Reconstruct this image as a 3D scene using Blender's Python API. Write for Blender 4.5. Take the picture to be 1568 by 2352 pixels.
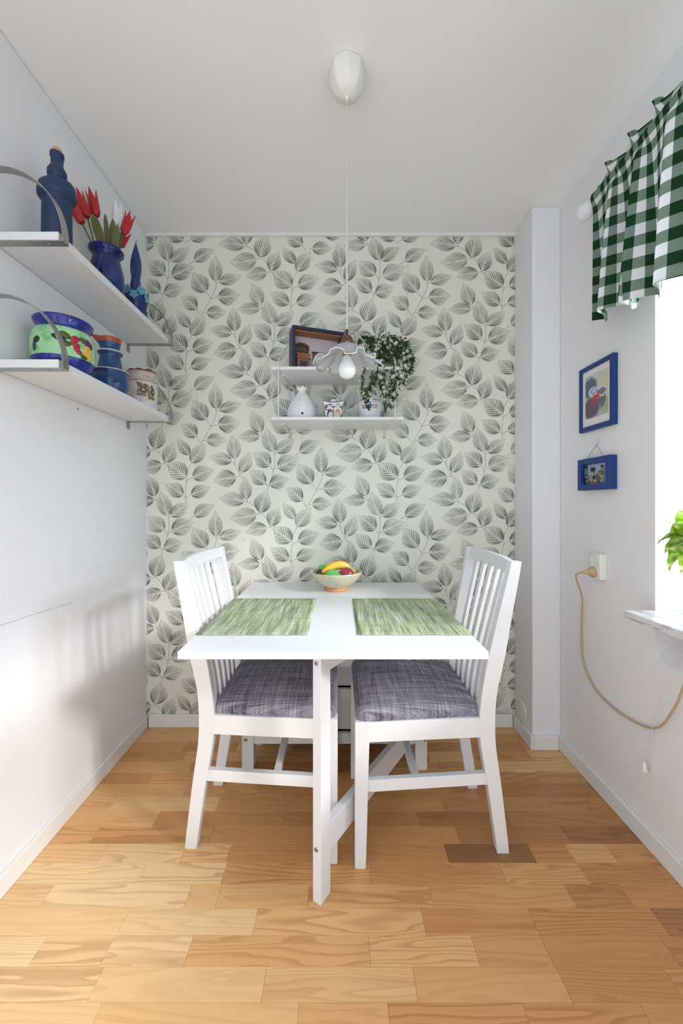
import bpy, math, random
from mathutils import Vector, Matrix, Euler

# ------------------------------------------------------------------ clear
for o in list(bpy.data.objects):
    bpy.data.objects.remove(o, do_unlink=True)
S = bpy.context.scene
COL = S.collection
PI = math.pi
RND = random.Random(11)

# ------------------------------------------------------------------ camera
FPX, PX0, PY0, HC = 915.0, 778.0, 1157.0, 1.12     # focal length, horizon and eye height (metres)
cam_d = bpy.data.cameras.new('camera')
cam = bpy.data.objects.new('camera', cam_d)
COL.objects.link(cam)
cam.location = (0, 0, HC)
cam.rotation_euler = (PI / 2, 0, 0)
cam_d.sensor_fit = 'VERTICAL'
cam_d.sensor_height = 36.0
cam_d.sensor_width = 24.0
cam_d.lens = FPX / 2352 * 36.0
cam_d.shift_x = (784 - PX0) / 2352
cam_d.shift_y = -(1176 - PY0) / 2352
cam_d.clip_start = 0.02
S.camera = cam

# ------------------------------------------------------------------ world, light, exposure
W = bpy.data.worlds.new('daylight')
S.world = W
W.use_nodes = True
bg = W.node_tree.nodes['Background']
bg.inputs[0].default_value = (0.86, 0.93, 1.0, 1)
bg.inputs[1].default_value = 0.82

sun_d = bpy.data.lights.new('sun', 'SUN')
sun_d.energy = 1.15
sun_d.angle = math.radians(7)
sun_d.color = (1.0, 0.97, 0.93)
sun = bpy.data.objects.new('sun', sun_d)
COL.objects.link(sun)
sun.location = (3, -2, 3)
sun.rotation_euler = Vector((-0.42, 0.26, -0.23)).to_track_quat('-Z', 'Y').to_euler()

win_d = bpy.data.lights.new('window_daylight', 'AREA')
win_d.shape = 'RECTANGLE'
win_d.size = 2.2
win_d.size_y = 1.6
win_d.energy = 168
win_d.color = (0.80, 0.88, 1.0)
win = bpy.data.objects.new('window_daylight', win_d)
COL.objects.link(win)
win.location = (2.4, 1.45, 2.5)
win.rotation_euler = Vector((-1, 0.0, -0.55)).to_track_quat('-Z', 'Y').to_euler()

vs = S.view_settings
vs.view_transform = 'Standard'
vs.look = 'None'
vs.exposure = 1.08
vs.gamma = 1.0
vs.use_curve_mapping = False

# ------------------------------------------------------------------ helpers
def lin(r, g, b):
    def f(c):
        c /= 255.0
        return c / 12.92 if c <= 0.04045 else ((c + 0.055) / 1.055) ** 2.4
    return (f(r), f(g), f(b), 1.0)

def at(px, py, Y):
    """a point of the place at depth Y, from its position in the photograph"""
    return Vector(((px - PX0) * Y / FPX, Y, HC - (py - PY0) * Y / FPX))

class MB:
    def __init__(self):
        self.v, self.f, self.sm, self.mi, self.uv = [], [], [], [], None

    def add(self, verts, faces, smooth=False, mat=0):
        n = len(self.v)
        self.v += [tuple(p) for p in verts]
        for i, f in enumerate(faces):
            self.f.append([n + k for k in f])
            self.sm.append(smooth)
            self.mi.append(mat[i] if isinstance(mat, (list, tuple)) else mat)
        return self

    def box(self, x0, x1, y0, y1, z0, z1, mat=0):
        v = [(x, y, z) for z in (z0, z1) for y in (y0, y1) for x in (x0, x1)]
        return self.add(v, [(0, 2, 3, 1), (4, 5, 7, 6), (0, 1, 5, 4), (2, 6, 7, 3), (0, 4, 6, 2), (1, 3, 7, 5)], mat=mat)

    def slab(self, poly, z0, z1, mat=0):
        """poly: counter-clockwise footprint (x, y)"""
        n = len(poly)
        v = [(p[0], p[1], z0) for p in poly] + [(p[0], p[1], z1) for p in poly]
        f = [tuple(range(n - 1, -1, -1)), tuple(range(n, 2 * n))]
        f += [(i, (i + 1) % n, n + (i + 1) % n, n + i) for i in range(n)]
        return self.add(v, f, mat=mat)

    def loft(self, rings, smooth=False, cap=True, mat=0, closed=True):
        n = len(rings[0])
        v = [p for r in rings for p in r]
        f = []
        for i in range(len(rings) - 1):
            for j in range(n if closed else n - 1):
                k = (j + 1) % n
                f.append((i * n + j, i * n + k, (i + 1) * n + k, (i + 1) * n + j))
        if cap:
            f.append(tuple(range(n - 1, -1, -1)))
            m = (len(rings) - 1) * n
            f.append(tuple(range(m, m + n)))
        return self.add(v, f, smooth, mat)

    def lathe(self, prof, seg=32, c=(0, 0, 0), smooth=True, mats=None, rmod=None, phase=0.0):
        v, f, m = [], [], []
        rings = []
        for i, (r, z) in enumerate(prof):
            if r < 1e-6:
                rings.append([len(v)])
                v.append((c[0], c[1], c[2] + z))
            else:
                ring = []
                for j in range(seg):
                    a = 2 * PI * j / seg + phase
                    rr, zz = (r, z) if rmod is None else rmod(r, z, a)
                    ring.append(len(v))
                    v.append((c[0] + rr * math.cos(a), c[1] + rr * math.sin(a), c[2] + zz))
                rings.append(ring)
        for i in range(len(rings) - 1):
            a, b = rings[i], rings[i + 1]
            mm = mats[i] if mats else 0
            for j in range(seg):
                k = (j + 1) % seg
                if len(a) == 1 and len(b) == 1:
                    continue
                if len(a) == 1:
                    f.append((a[0], b[k], b[j]))
                elif len(b) == 1:
                    f.append((a[j], a[k], b[0]))
                else:
                    f.append((a[j], a[k], b[k], b[j]))
                m.append(mm)
        return self.add(v, f, smooth, m)

    def tube(self, pts, r, seg=8, smooth=True, mat=0, cap=True):
        pts = [Vector(p) for p in pts]
        n = len(pts)
        rings = []
        up = None
        for i, p in enumerate(pts):
            d = (pts[min(i + 1, n - 1)] - pts[max(i - 1, 0)])
            if d.length < 1e-9:
                d = Vector((0, 0, 1))
            d.normalize()
            if up is None:
                up = Vector((0, 0, 1)) if abs(d.z) < 0.9 else Vector((1, 0, 0))
            s = d.cross(up)
            if s.length < 1e-6:
                s = d.orthogonal()
            s.normalize()
            up = s.cross(d).normalized()
            rr = r[i] if isinstance(r, (list, tuple)) else r
            rings.append([p + (s * math.cos(2 * PI * j / seg) + up * math.sin(2 * PI * j / seg)) * rr for j in range(seg)])
        return self.loft(rings, smooth, cap, mat)

    def ball(self, c, r, rot=None, nu=16, nv=10, mat=0, smooth=True):
        c = Vector(c)
        if isinstance(r, (int, float)):
            r = (r, r, r)
        M = rot if rot is not None else Matrix.Identity(3)
        v = [c + M @ Vector((0, 0, -r[2]))]
        for i in range(1, nv):
            t = -PI / 2 + PI * i / nv
            for j in range(nu):
                a = 2 * PI * j / nu
                v.append(c + M @ Vector((r[0] * math.cos(t) * math.cos(a), r[1] * math.cos(t) * math.sin(a), r[2] * math.sin(t))))
        v.append(c + M @ Vector((0, 0, r[2])))
        f = []
        for j in range(nu):
            f.append((0, 1 + (j + 1) % nu, 1 + j))
        for i in range(nv - 2):
            for j in range(nu):
                k = (j + 1) % nu
                f.append((1 + i * nu + j, 1 + i * nu + k, 1 + (i + 1) * nu + k, 1 + (i + 1) * nu + j))
        e = len(v) - 1
        b = 1 + (nv - 2) * nu
        for j in range(nu):
            f.append((b + j, b + (j + 1) % nu, e))
        return self.add(v, f, smooth, mat)

    def build(self, name, mats, parent=None, world=True, bevel=0.0, seg=2, origin=None, subsurf=0, solid=0.0):
        """link as ONE mesh object; its origin is put at the bottom centre of the shape (or at `origin`)"""
        if not isinstance(mats, (list, tuple)):
            mats = [mats]
        if origin is None:
            xs, ys, zs = zip(*self.v)
            origin = ((min(xs) + max(xs)) / 2, (min(ys) + max(ys)) / 2, min(zs))
        origin = Vector(origin)
        me = bpy.data.meshes.new(name)
        me.from_pydata([tuple(Vector(p) - origin) for p in self.v], [], self.f)
        for m in mats:
            me.materials.append(m)
        me.polygons.foreach_set('use_smooth', self.sm)
        me.polygons.foreach_set('material_index', self.mi)
        if self.uv:
            l = me.uv_layers.new(name='UVMap')
            for lp in me.loops:
                l.data[lp.index].uv = self.uv[lp.vertex_index]
        me.update()
        o = bpy.data.objects.new(name, me)
        COL.objects.link(o)
        loc = origin
        if parent is not None:
            o.parent = parent
            if world:
                loc = origin - wloc(parent)
        o.location = loc
        if solid:
            m = o.modifiers.new('thickness', 'SOLIDIFY'); m.thickness = solid; m.offset = 0
        if bevel:
            m = o.modifiers.new('bevel', 'BEVEL'); m.width = bevel; m.segments = seg; m.limit_method = 'ANGLE'
            m.angle_limit = math.radians(40); m.harden_normals = False
        if subsurf:
            m = o.modifiers.new('subdivision', 'SUBSURF'); m.levels = subsurf; m.render_levels = subsurf
        return o

def wloc(o):
    p = Vector(o.location)
    while o.parent is not None:
        o = o.parent
        p += Vector(o.location)
    return p

def tag(o, label=None, cat=None, group=None, kind=None):
    if label: o['label'] = label
    if cat: o['category'] = cat
    if group: o['group'] = group
    if kind: o['kind'] = kind
    return o

def thing(name, label, cat, loc=(0, 0, 0), rz=0.0, group=None):
    o = bpy.data.objects.new(name, None)
    o.empty_display_size = 0.05
    COL.objects.link(o)
    o.location = loc
    o.rotation_euler = (0, 0, rz)
    return tag(o, label, cat, group)

def struct(name, mb, m, label=None, parent=None, bevel=0.0):
    o = mb.build(name, m, parent, bevel=bevel)
    if parent is None:
        o['kind'] = 'structure'
    if label: o['label'] = label
    return o

# ------------------------------------------------------------------ materials
class NT:
    def __init__(self, name):
        self.m = bpy.data.materials.new(name)
        self.m.use_nodes = True
        self.t = self.m.node_tree
        self.bsdf = self.t.nodes['Principled BSDF']
        self.out = self.t.nodes['Material Output']

    def n(self, typ, ins=None, **props):
        nd = self.t.nodes.new(typ)
        for k, v in props.items():
            setattr(nd, k, v)
        for k, v in (ins or {}).items():
            self.set(nd.inputs[k], v)
        return nd

    def set(self, sock, v):
        if isinstance(v, bpy.types.NodeSocket):
            self.t.links.new(v, sock)
        else:
            sock.default_value = v

    def math(self, op, a, b=0.0, c=0.0):
        return self.n('ShaderNodeMath', {0: a, 1: b, 2: c}, operation=op).outputs[0]

    def vmath(self, op, a, b=(0, 0, 0)):
        nd = self.n('ShaderNodeVectorMath', {0: a, 1: b}, operation=op)
        return nd.outputs[1] if op in ('LENGTH', 'DOT_PRODUCT', 'DISTANCE') else nd.outputs[0]

    def noise(self, vec, scale=5.0, detail=2.0, rough=0.5, dist=0.0, col=False):
        nd = self.n('ShaderNodeTexNoise', {'Vector': vec, 'Scale': scale, 'Detail': detail, 'Roughness': rough, 'Distortion': dist})
        return nd.outputs['Color' if col else 'Fac']

    def ramp(self, fac, stops, interp='LINEAR'):
        nd = self.n('ShaderNodeValToRGB', {0: fac})
        cr = nd.color_ramp
        cr.interpolation = interp
        while len(cr.elements) < len(stops):
            cr.elements.new(0.5)
        for e, (p, c) in zip(cr.elements, stops):
            e.position = p
            e.color = c if len(c) == 4 else (*c, 1)
        return nd.outputs[0]

    def mix(self, fac, a, b, blend='MIX'):
        nd = self.t.nodes.new('ShaderNodeMix')
        nd.data_type = 'RGBA'
        nd.blend_type = blend
        self.set(nd.inputs[0], fac)
        self.set(nd.inputs[6], a)
        self.set(nd.inputs[7], b)
        return nd.outputs[2]

    def mrange(self, v, a, b, c=0.0, d=1.0, smooth=True):
        nd = self.n('ShaderNodeMapRange', {'Value': v, 'From Min': a, 'From Max': b, 'To Min': c, 'To Max': d})
        if smooth: nd.interpolation_type = 'SMOOTHSTEP'
        return nd.outputs[0]

    def coord(self, which='Object'):
        return self.t.nodes.new('ShaderNodeTexCoord').outputs[which]

    def bump(self, h, strength=0.2, dist=0.001):
        return self.n('ShaderNodeBump', {'Height': h, 'Strength': strength, 'Distance': dist}).outputs[0]

    def fin(self, color, rough=0.5, spec=0.5, metal=0.0, normal=None, **extra):
        b = self.bsdf
        self.set(b.inputs['Base Color'], color)
        self.set(b.inputs['Roughness'], rough)
        self.set(b.inputs['Specular IOR Level'], spec)
        self.set(b.inputs['Metallic'], metal)
        if normal is not None: self.set(b.inputs['Normal'], normal)
        for k, v in extra.items():
            self.set(b.inputs[k.replace('_', ' ')], v)
        return self.m

def paint(name, rgb, rough=0.5, var=0.03, scale=40.0, spec=0.5, metal=0.0, bump=0.0, **kw):
    n = NT(name)
    f = n.noise(n.coord(), scale, 3)
    c = lin(*rgb)
    hi = tuple(min(1, x * (1 + var)) for x in c[:3]); lo = tuple(x * (1 - var) for x in c[:3])
    col = n.ramp(f, [(0.3, lo), (0.7, hi)])
    nrm = n.bump(f, bump, 0.002) if bump else None
    return n.fin(col, rough, spec, metal, nrm, **kw)

def blobs(n, vec, base, items, soft=0.25, warp=0.0, wscale=20.0):
    """flat print: soft ellipses (cx, cy, rx, ry, colour) on a two-axis coordinate"""
    if warp:
        w = n.vmath('SCALE', n.vmath('SUBTRACT', n.noise(vec, wscale, 3, col=True), (0.5, 0.5, 0.5)))
        w.node.inputs['Scale'].default_value = warp
        vec = n.vmath('ADD', vec, w)
    col = base
    for cx, cy, rx, ry, c in items:
        d = n.vmath('MULTIPLY', n.vmath('SUBTRACT', vec, (cx, cy, 0)), (1 / rx, 1 / ry, 0))
        l = n.vmath('LENGTH', d)
        col = n.mix(n.mrange(l, 1 + soft, 1 - soft), col, c)
    return col

def cyl_coord(n, R, theta0):
    """(arc length from theta0, height) of a round pot"""
    s = n.n('ShaderNodeSeparateXYZ', {0: n.coord()})
    c0, s0 = math.cos(theta0), math.sin(theta0)
    x = n.math('ADD', n.math('MULTIPLY', s.outputs[0], c0), n.math('MULTIPLY', s.outputs[1], s0))
    y = n.math('SUBTRACT', n.math('MULTIPLY', s.outputs[1], c0), n.math('MULTIPLY', s.outputs[0], s0))
    a = n.math('MULTIPLY', n.math('ARCTAN2', y, x), R)
    return n.n('ShaderNodeCombineXYZ', {0: a, 1: s.outputs[2]}).outputs[0]

M = {}
def wall_mat(name, rgb):
    n = NT(name)
    v = n.coord()
    f = n.noise(v, 3.0, 4)
    fine = n.noise(v, 220.0, 2)
    c = lin(*rgb)
    col = n.ramp(f, [(0.3, tuple(x * 0.985 for x in c[:3])), (0.7, c)])
    return n.fin(col, 0.55, 0.35, normal=n.bump(fine, 0.06, 0.001))
M['wall'] = wall_mat('white_wall_paint', (238, 238, 240))
M['ceil'] = wall_mat('ceiling_paint', (248, 248, 248))
M['base'] = paint('baseboard_lacquer', (234, 234, 233), 0.35, 0.01)
M['white'] = paint('white_lacquer', (229, 230, 232), 0.28, 0.008, 25)
M['white2'] = paint('white_foil_shelf', (228, 229, 230), 0.35, 0.008, 25)
M['plastic'] = paint('white_plastic', (236, 235, 231), 0.3, 0.01)
M['chalk'] = paint('glazed_white_ceramic', (238, 238, 241), 0.12, 0.01)
M['dark'] = paint('dark_gap', (28, 26, 25), 0.7, 0.1)
M['steel_bolt'] = paint('nickel_bolt', (176, 178, 176), 0.3, 0.05, 80, metal=0.9)

def m_steel():
    n = NT('brushed_steel')
    v = n.vmath('MULTIPLY', n.coord(), (60, 900, 60))
    f = n.noise(v, 1.0, 2)
    return n.fin(n.ramp(f, [(0.3, lin(150, 148, 142)), (0.7, lin(196, 194, 188))]), 0.32, 0.5, 0.95)
M['steel'] = m_steel()

def m_wallpaper():
    n = NT('pale_wallpaper')
    g = n.n('ShaderNodeNewGeometry').outputs['Position']
    s = n.n('ShaderNodeSeparateXYZ', {0: g})
    col = n.ramp(n.noise(g, 2.2, 3), [(0.3, lin(226, 226, 213)), (0.7, lin(231, 231, 220))])
    # yellowed paste lines along the seams between the wallpaper widths
    d = n.math('PINGPONG', n.math('ADD', s.outputs[0], 0.7166), 0.265)
    seam = n.mrange(d, 0.012, 0.0)
    seam = n.math('MULTIPLY', seam, n.mrange(n.noise(n.vmath('MULTIPLY', g, (1, 1, 3)), 1.4, 2), 0.42, 0.62))
    col = n.mix(n.math('MULTIPLY', seam, 0.45), col, lin(214, 205, 160))
    fine = n.noise(g, 300, 2)
    return n.fin(col, 0.42, 0.45, normal=n.bump(fine, 0.05, 0.001))
M['paper'] = m_wallpaper()

def m_print():
    n = NT('grey_leaf_print')
    g = n.n('ShaderNodeNewGeometry').outputs['Position']
    a = n.noise(g, 260, 3, 0.6)
    b = n.noise(g, 9, 2)
    f = n.math('ADD', n.math('MULTIPLY', a, 0.75), n.math('MULTIPLY', b, 0.45))
    col = n.ramp(f, [(0.50, lin(108, 111, 108)), (0.66, lin(130, 133, 128)), (0.80, lin(204, 206, 198))])
    return n.fin(col, 0.38, 0.5)
M['print'] = m_print()

def m_floor(name='ash_parquet', tinted=True):
    n = NT(name)
    g = n.n('ShaderNodeNewGeometry').outputs['Position']
    oi = n.n('ShaderNodeObjectInfo')
    rnd = oi.outputs['Random']
    off = n.n('ShaderNodeCombineXYZ', {0: n.math('MULTIPLY', rnd, 37.0), 1: n.math('MULTIPLY', rnd, 91.0), 2: n.math('MULTIPLY', rnd, 53.0)}).outputs[0]
    p = n.vmath('ADD', g, off)
    # slow field whose contour lines are the year rings: stretched along the board
    q = n.vmath('MULTIPLY', p, (1.3, 13.0, 1.0))
    fld = n.noise(q, 1.0, 2.0, 0.45, 0.25)
    tilt = n.math('MULTIPLY', n.n('ShaderNodeSeparateXYZ', {0: p}).outputs[1], n.math('SUBTRACT', n.math('MULTIPLY', n.math('FRACT', n.math('MULTIPLY', rnd, 7.31)), 9.0), 1.5))
    wob = n.math('MULTIPLY', n.noise(n.vmath('MULTIPLY', p, (9, 60, 1)), 1.0, 2), 0.05)
    rg = n.math('MULTIPLY', n.math('ADD', n.math('ADD', fld, tilt), wob), n.math('ADD', 7.0, n.math('MULTIPLY', n.math('FRACT', n.math('MULTIPLY', rnd, 13.7)), 8.0)))
    fr = n.math('FRACT', rg)
    ring = n.math('MULTIPLY', n.mrange(fr, 0.35, 0.92), n.mrange(fr, 1.0, 0.93))
    brd = n.noise(n.vmath('MULTIPLY', p, (0.9, 22, 1)), 1.0, 2)
    fib = n.noise(n.vmath('MULTIPLY', p, (22, 700, 1)), 1.0, 2)
    c = oi.outputs['Color'] if tinted else n.ramp(n.noise(n.vmath('MULTIPLY', g, (3, 14.4, 1)), 1, 0), [(0.3, lin(224, 168, 104)), (0.7, lin(238, 196, 138))])
    amt = n.math('MULTIPLY', ring, n.mrange(n.math('FRACT', n.math('MULTIPLY', rnd, 3.77)), 0.0, 1.0, 0.16, 0.62))
    col = n.mix(amt, c, n.mix(1.0, c, (0.62, 0.50, 0.40, 1), 'MULTIPLY'))
    col = n.mix(n.math('MULTIPLY', n.mrange(brd, 0.58, 0.78), 0.55), col, n.mix(1.0, c, (0.66, 0.52, 0.40, 1), 'MULTIPLY'))
    col = n.mix(n.math('MULTIPLY', n.mrange(fib, 0.5, 0.8), 0.18), col, n.mix(1.0, c, (0.6, 0.5, 0.42, 1), 'MULTIPLY'))
    return n.fin(col, n.math('ADD', 0.30, n.math('MULTIPLY', fib, 0.08)), 0.45, normal=n.bump(n.math('ADD', fib, n.math('MULTIPLY', ring, -0.5)), 0.05, 0.0006))
M['floor'] = m_floor()
M['floor_far'] = m_floor('ash_parquet_out_of_view', False)

def m_fabric():
    n = NT('grey_melange_weave')
    v = n.coord()
    a = n.noise(n.vmath('MULTIPLY', v, (700, 14, 14)), 1.0, 2, 0.6)     # threads one way
    b = n.noise(n.vmath('MULTIPLY', v, (14, 700, 14)), 1.0, 2, 0.6)     # and the other
    s1 = n.noise(n.vmath('MULTIPLY', v, (160, 5, 5)), 1.0, 2)
    s2 = n.noise(n.vmath('MULTIPLY', v, (5, 160, 5)), 1.0, 2)
    f = n.math('ADD', n.math('ADD', n.math('MULTIPLY', a, 0.30), n.math('MULTIPLY', b, 0.30)), n.math('ADD', n.math('MULTIPLY', s1, 0.22), n.math('MULTIPLY', s2, 0.30)))
    f = n.math('SUBTRACT', f, 0.06)
    col = n.ramp(f, [(0.38, lin(70, 69, 80)), (0.48, lin(122, 119, 133)), (0.57, lin(154, 151, 163)), (0.68, lin(206, 203, 210))])
    return n.fin(col, 0.85, 0.2, normal=n.bump(n.math('ADD', a, b), 0.35, 0.0008))
M['fabric'] = m_fabric()

def m_mat(name, seed):
    n = NT(name)
    v = n.vmath('ADD', n.coord(), (seed, seed * 2, 0))
    a = n.noise(n.vmath('MULTIPLY', v, (330, 7, 1)), 1.0, 2, 0.6)
    b = n.noise(n.vmath('MULTIPLY', v, (6, 330, 1)), 1.0, 2, 0.6)
    s = n.noise(n.vmath('MULTIPLY', v, (60, 4, 1)), 1.0, 2)
    f = n.math('ADD', n.math('ADD', n.math('MULTIPLY', a, 0.6), n.math('MULTIPLY', b, 0.25)), n.math('MULTIPLY', s, 0.35))
    col = n.ramp(f, [(0.47, lin(98, 112, 86)), (0.56, lin(142, 155, 118)), (0.63, lin(172, 182, 150)), (0.74, lin(212, 216, 198))])
    hue = n.noise(n.vmath('MULTIPLY', v, (25, 9, 1)), 1.0, 2)
    col = n.mix(n.math('MULTIPLY', n.mrange(hue, 0.5, 0.72), 0.45), col, lin(146, 168, 152))
    col = n.mix(n.math('MULTIPLY', n.mrange(hue, 0.5, 0.28), 0.3), col, lin(178, 186, 118))
    return n.fin(col, 0.7, 0.25, normal=n.bump(a, 0.3, 0.0008))

def m_marble():
    n = NT('grey_veined_marble')
    v = n.coord()
    w = n.noise(n.vmath('MULTIPLY', v, (9, 3.2, 9)), 2.2, 6, 0.62, 1.6)
    col = n.ramp(w, [(0.30, lin(138, 142, 152)), (0.42, lin(190, 192, 198)), (0.52, lin(226, 225, 224)), (0.62, lin(196, 196, 200)), (0.75, lin(230, 229, 227))])
    return n.fin(col, 0.18, 0.5)
M['marble'] = m_marble()

def m_glass(name, col=(1, 1, 1, 1), op=0.1):
    n = NT(name)
    tr = n.n('ShaderNodeBsdfTransparent', {'Color': col})
    gl = n.n('ShaderNodeBsdfGlossy', {'Color': (1, 1, 1, 1), 'Roughness': 0.02})
    fz = n.n('ShaderNodeFresnel', {'IOR': 1.45}).outputs[0]
    mx = n.n('ShaderNodeMixShader', {0: n.math('ADD', n.math('MULTIPLY', fz, 1 - op), op * 0.2), 1: tr.outputs[0], 2: gl.outputs[0]})
    n.t.links.new(mx.outputs[0], n.out.inputs[0])
    return n.m
M['pane'] = m_glass('window_glass')

def m_frosted():
    n = NT('frosted_opal_glass')
    f = n.noise(n.coord(), 40, 2)
    c = n.ramp(f, [(0.3, lin(240, 243, 246)), (0.7, lin(250, 251, 252))])
    d = n.n('ShaderNodeBsdfDiffuse', {'Color': c})
    t = n.n('ShaderNodeBsdfTranslucent', {'Color': c})
    g = n.n('ShaderNodeBsdfGlossy', {'Roughness': 0.15})
    tr = n.n('ShaderNodeBsdfTransparent', {'Color': (0.97, 0.98, 1, 1)})
    a = n.n('ShaderNodeMixShader', {0: 0.66, 1: d.outputs[0], 2: t.outputs[0]})
    b = n.n('ShaderNodeMixShader', {0: 0.25, 1: a.outputs[0], 2: tr.outputs[0]})
    fz = n.n('ShaderNodeFresnel', {'IOR': 1.4}).outputs[0]
    e = n.n('ShaderNodeMixShader', {0: fz, 1: b.outputs[0], 2: g.outputs[0]})
    n.t.links.new(e.outputs[0], n.out.inputs[0])
    return n.m
M['frost'] = m_frosted()

def m_gingham():
    n = NT('green_gingham_cotton')
    uv = n.coord('UV')
    s = n.n('ShaderNodeSeparateXYZ', {0: uv})
    th = n.noise(n.vmath('MULTIPLY', uv, (1500, 300, 1)), 1.0, 2)
    def band(x):
        f = n.math('FRACT', n.math('DIVIDE', x, 0.066))
        return n.math('MULTIPLY', n.mrange(f, 0.0, 0.02), n.mrange(f, 0.52, 0.50))
    a, b = band(s.outputs[0]), band(s.outputs[1])
    tot = n.math('MULTIPLY', n.math('ADD', a, b), 0.5)
    tot = n.math('ADD', tot, n.math('MULTIPLY', n.math('SUBTRACT', th, 0.5), n.math('MULTIPLY', n.math('ADD', a, b), 0.22)))
    col = n.ramp(tot, [(0.0, lin(238, 240, 243)), (0.5, lin(134, 156, 142)), (1.0, lin(32, 68, 42))])
    d = n.n('ShaderNodeBsdfDiffuse', {'Color': col, 'Normal': n.bump(th, 0.2, 0.0006)})
    t = n.n('ShaderNodeBsdfTranslucent', {'Color': col})
    mx = n.n('ShaderNodeMixShader', {0: 0.22, 1: d.outputs[0], 2: t.outputs[0]})
    n.t.links.new(mx.outputs[0], n.out.inputs[0])
    return n.m
M['gingham'] = m_gingham()

def m_leaf(name, stops, rough=0.4, trans=0.2, scale=120):
    n = NT(name)
    f = n.noise(n.coord(), scale, 3)
    col = n.ramp(f, stops)
    b = n.fin(col, rough, 0.4)
    t = n.n('ShaderNodeBsdfTranslucent', {'Color': col})
    mx = n.n('ShaderNodeMixShader', {0: trans, 1: n.bsdf.outputs[0], 2: t.outputs[0]})
    n.t.links.new(mx.outputs[0], n.out.inputs[0])
    return n.m
M['ivy'] = m_leaf('dark_green_leaf', [(0.25, lin(30, 46, 24)), (0.55, lin(58, 84, 40)), (0.78, lin(126, 154, 84))], 0.45, 0.15, 60)
M['blossom'] = m_leaf('cream_blossom', [(0.3, lin(214, 216, 196)), (0.7, lin(240, 240, 230))], 0.5, 0.2)
M['pothos'] = m_leaf('variegated_leaf', [(0.30, lin(70, 118, 20)), (0.44, lin(124, 172, 36)), (0.56, lin(172, 204, 84)), (0.66, lin(232, 238, 190))], 0.35, 0.35, 45)
M['stem'] = paint('green_stem', (92, 110, 58), 0.5, 0.1)

# ------------------------------------------------------------------ the room
XL, XR, YB, ZC = -0.968, 1.012, 2.005, 2.476
YN = -0.70                      # the room goes on behind the camera, its end left open for sky fill light
PXL, PYF = 0.884, 1.820         # boxed-in pillar in the far right corner
WY0, WY1, WZ0, WZ1 = -0.46, 1.275, 0.758, 2.20     # window opening

fl = struct('floor', MB().box(XL - 0.1, XR + 0.4, YN, YB + 0.1, -0.06, -0.0125), M['floor_far'], 'pale ash parquet floor laid in strips')
struct('ceiling', MB().box(XL - 0.1, XR + 0.4, YN, YB + 0.1, ZC, ZC + 0.1), M['ceil'], 'plain white ceiling')
wl = struct('wall_left', MB().box(XL - 0.1, XL - 0.006, YN, YB + 0.1, -0.06, ZC).box(XL - 0.006, XL, YN, YB, -0.01, ZC - 0.003), M['wall'], 'white wall behind the two bracket shelves')
wb = struct('wall_back', MB().box(XL, XR + 0.1, YB, YB + 0.1, -0.06, ZC), M['paper'], 'pale wall papered with grey leaf print')
wr = MB()
wr.box(XR, XR + 0.40, WY1, YB + 0.1, -0.06, ZC)
wr.box(XR, XR + 0.40, YN, WY0, -0.06, ZC)
wr.box(XR, XR + 0.40, WY0, WY1, WZ1, ZC)
wr.box(XR, XR + 0.40, WY0, WY1, -0.06, 0.622)
v = [(XR, WY0, 0.622), (XR + 0.40, WY0, 0.622), (XR + 0.40, WY0, WZ0), (XR + 0.136, WY0, WZ0)]
wr.add(v + [(x, WY1, z) for x, y, z in v], [(0, 1, 2, 3), (7, 6, 5, 4), (0, 4, 5, 1), (1, 5, 6, 2), (2, 6, 7, 3), (3, 7, 4, 0)])
wrt = struct('wall_right', wr, M['wall'], 'white wall with the window niche')
struct('wall_pillar', MB().box(PXL, XR, PYF, YB, -0.01, ZC), M['wall'], 'white boxed-in pillar in the corner', bevel=0.004)
struct('trim_1', MB().box(XL, PXL, YB - 0.012, YB, ZC - 0.014, ZC), M['base'], 'thin white strip between wallpaper and ceiling')

BH, BT = 0.064, 0.012
def board(name, x0, x1, y0, y1, label):
    struct(name, MB().box(x0, x1, y0, y1, 0.0, BH), M['base'], label, bevel=0.003)
board('baseboard_left', XL, XL + BT, YN, YB - BT - 0.001, 'white baseboard along the left wall')
board('baseboard_back', XL + BT + 0.003, PXL - BT - 0.001, YB - BT, YB, 'white baseboard under the leaf wallpaper')
board('baseboard_pillar_side', PXL - BT, PXL, PYF - BT, YB - BT - 0.001, 'short white baseboard on the pillar side')
board('baseboard_pillar_front', PXL + 0.001, XR - BT - 0.001, PYF - BT, PYF, 'short white baseboard on the pillar front')
board('baseboard_right', XR - BT, XR, YN, PYF - 0.001, 'white baseboard along the right wall')

# hairline crack and a leftover screw in the left wall
ck = MB()
pts = [at(px, py, 1) for px, py in ((-40, 1450), (0, 1437), (22, 1430), (60, 1417), (100, 1404), (140, 1392), (168, 1383))]
ck.tube([(XL - 0.0001, XL / p.x, HC + (p.z - HC) * (XL / p.x)) for p in pts], 0.00045, 5)
ck.build('crack', M['dark'], wl)
nl = at(178, 939, 1); k = XL / nl.x
sc = MB()
sc.lathe([(0, 0), (0.004, 0), (0.004, 0.002), (0.0025, 0.003), (0, 0.003)], 12)
sc.v = [(XL + z, k + x, HC + (nl.z - HC) * k + y) for x, y, z in sc.v]
tag(sc.build('screw', M['steel_bolt']), 'small dark screw left in the white wall under the lower shelf', 'screw')
wsc = at(559, 1239, YB)
sc = MB(); sc.ball((wsc.x, YB - 0.001, wsc.z), (0.003, 0.003, 0.003), nu=8, nv=6)
tag(sc.build('nail', M['steel_bolt']), 'tiny nail head in the leaf wallpaper above the left chair', 'nail')

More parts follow.
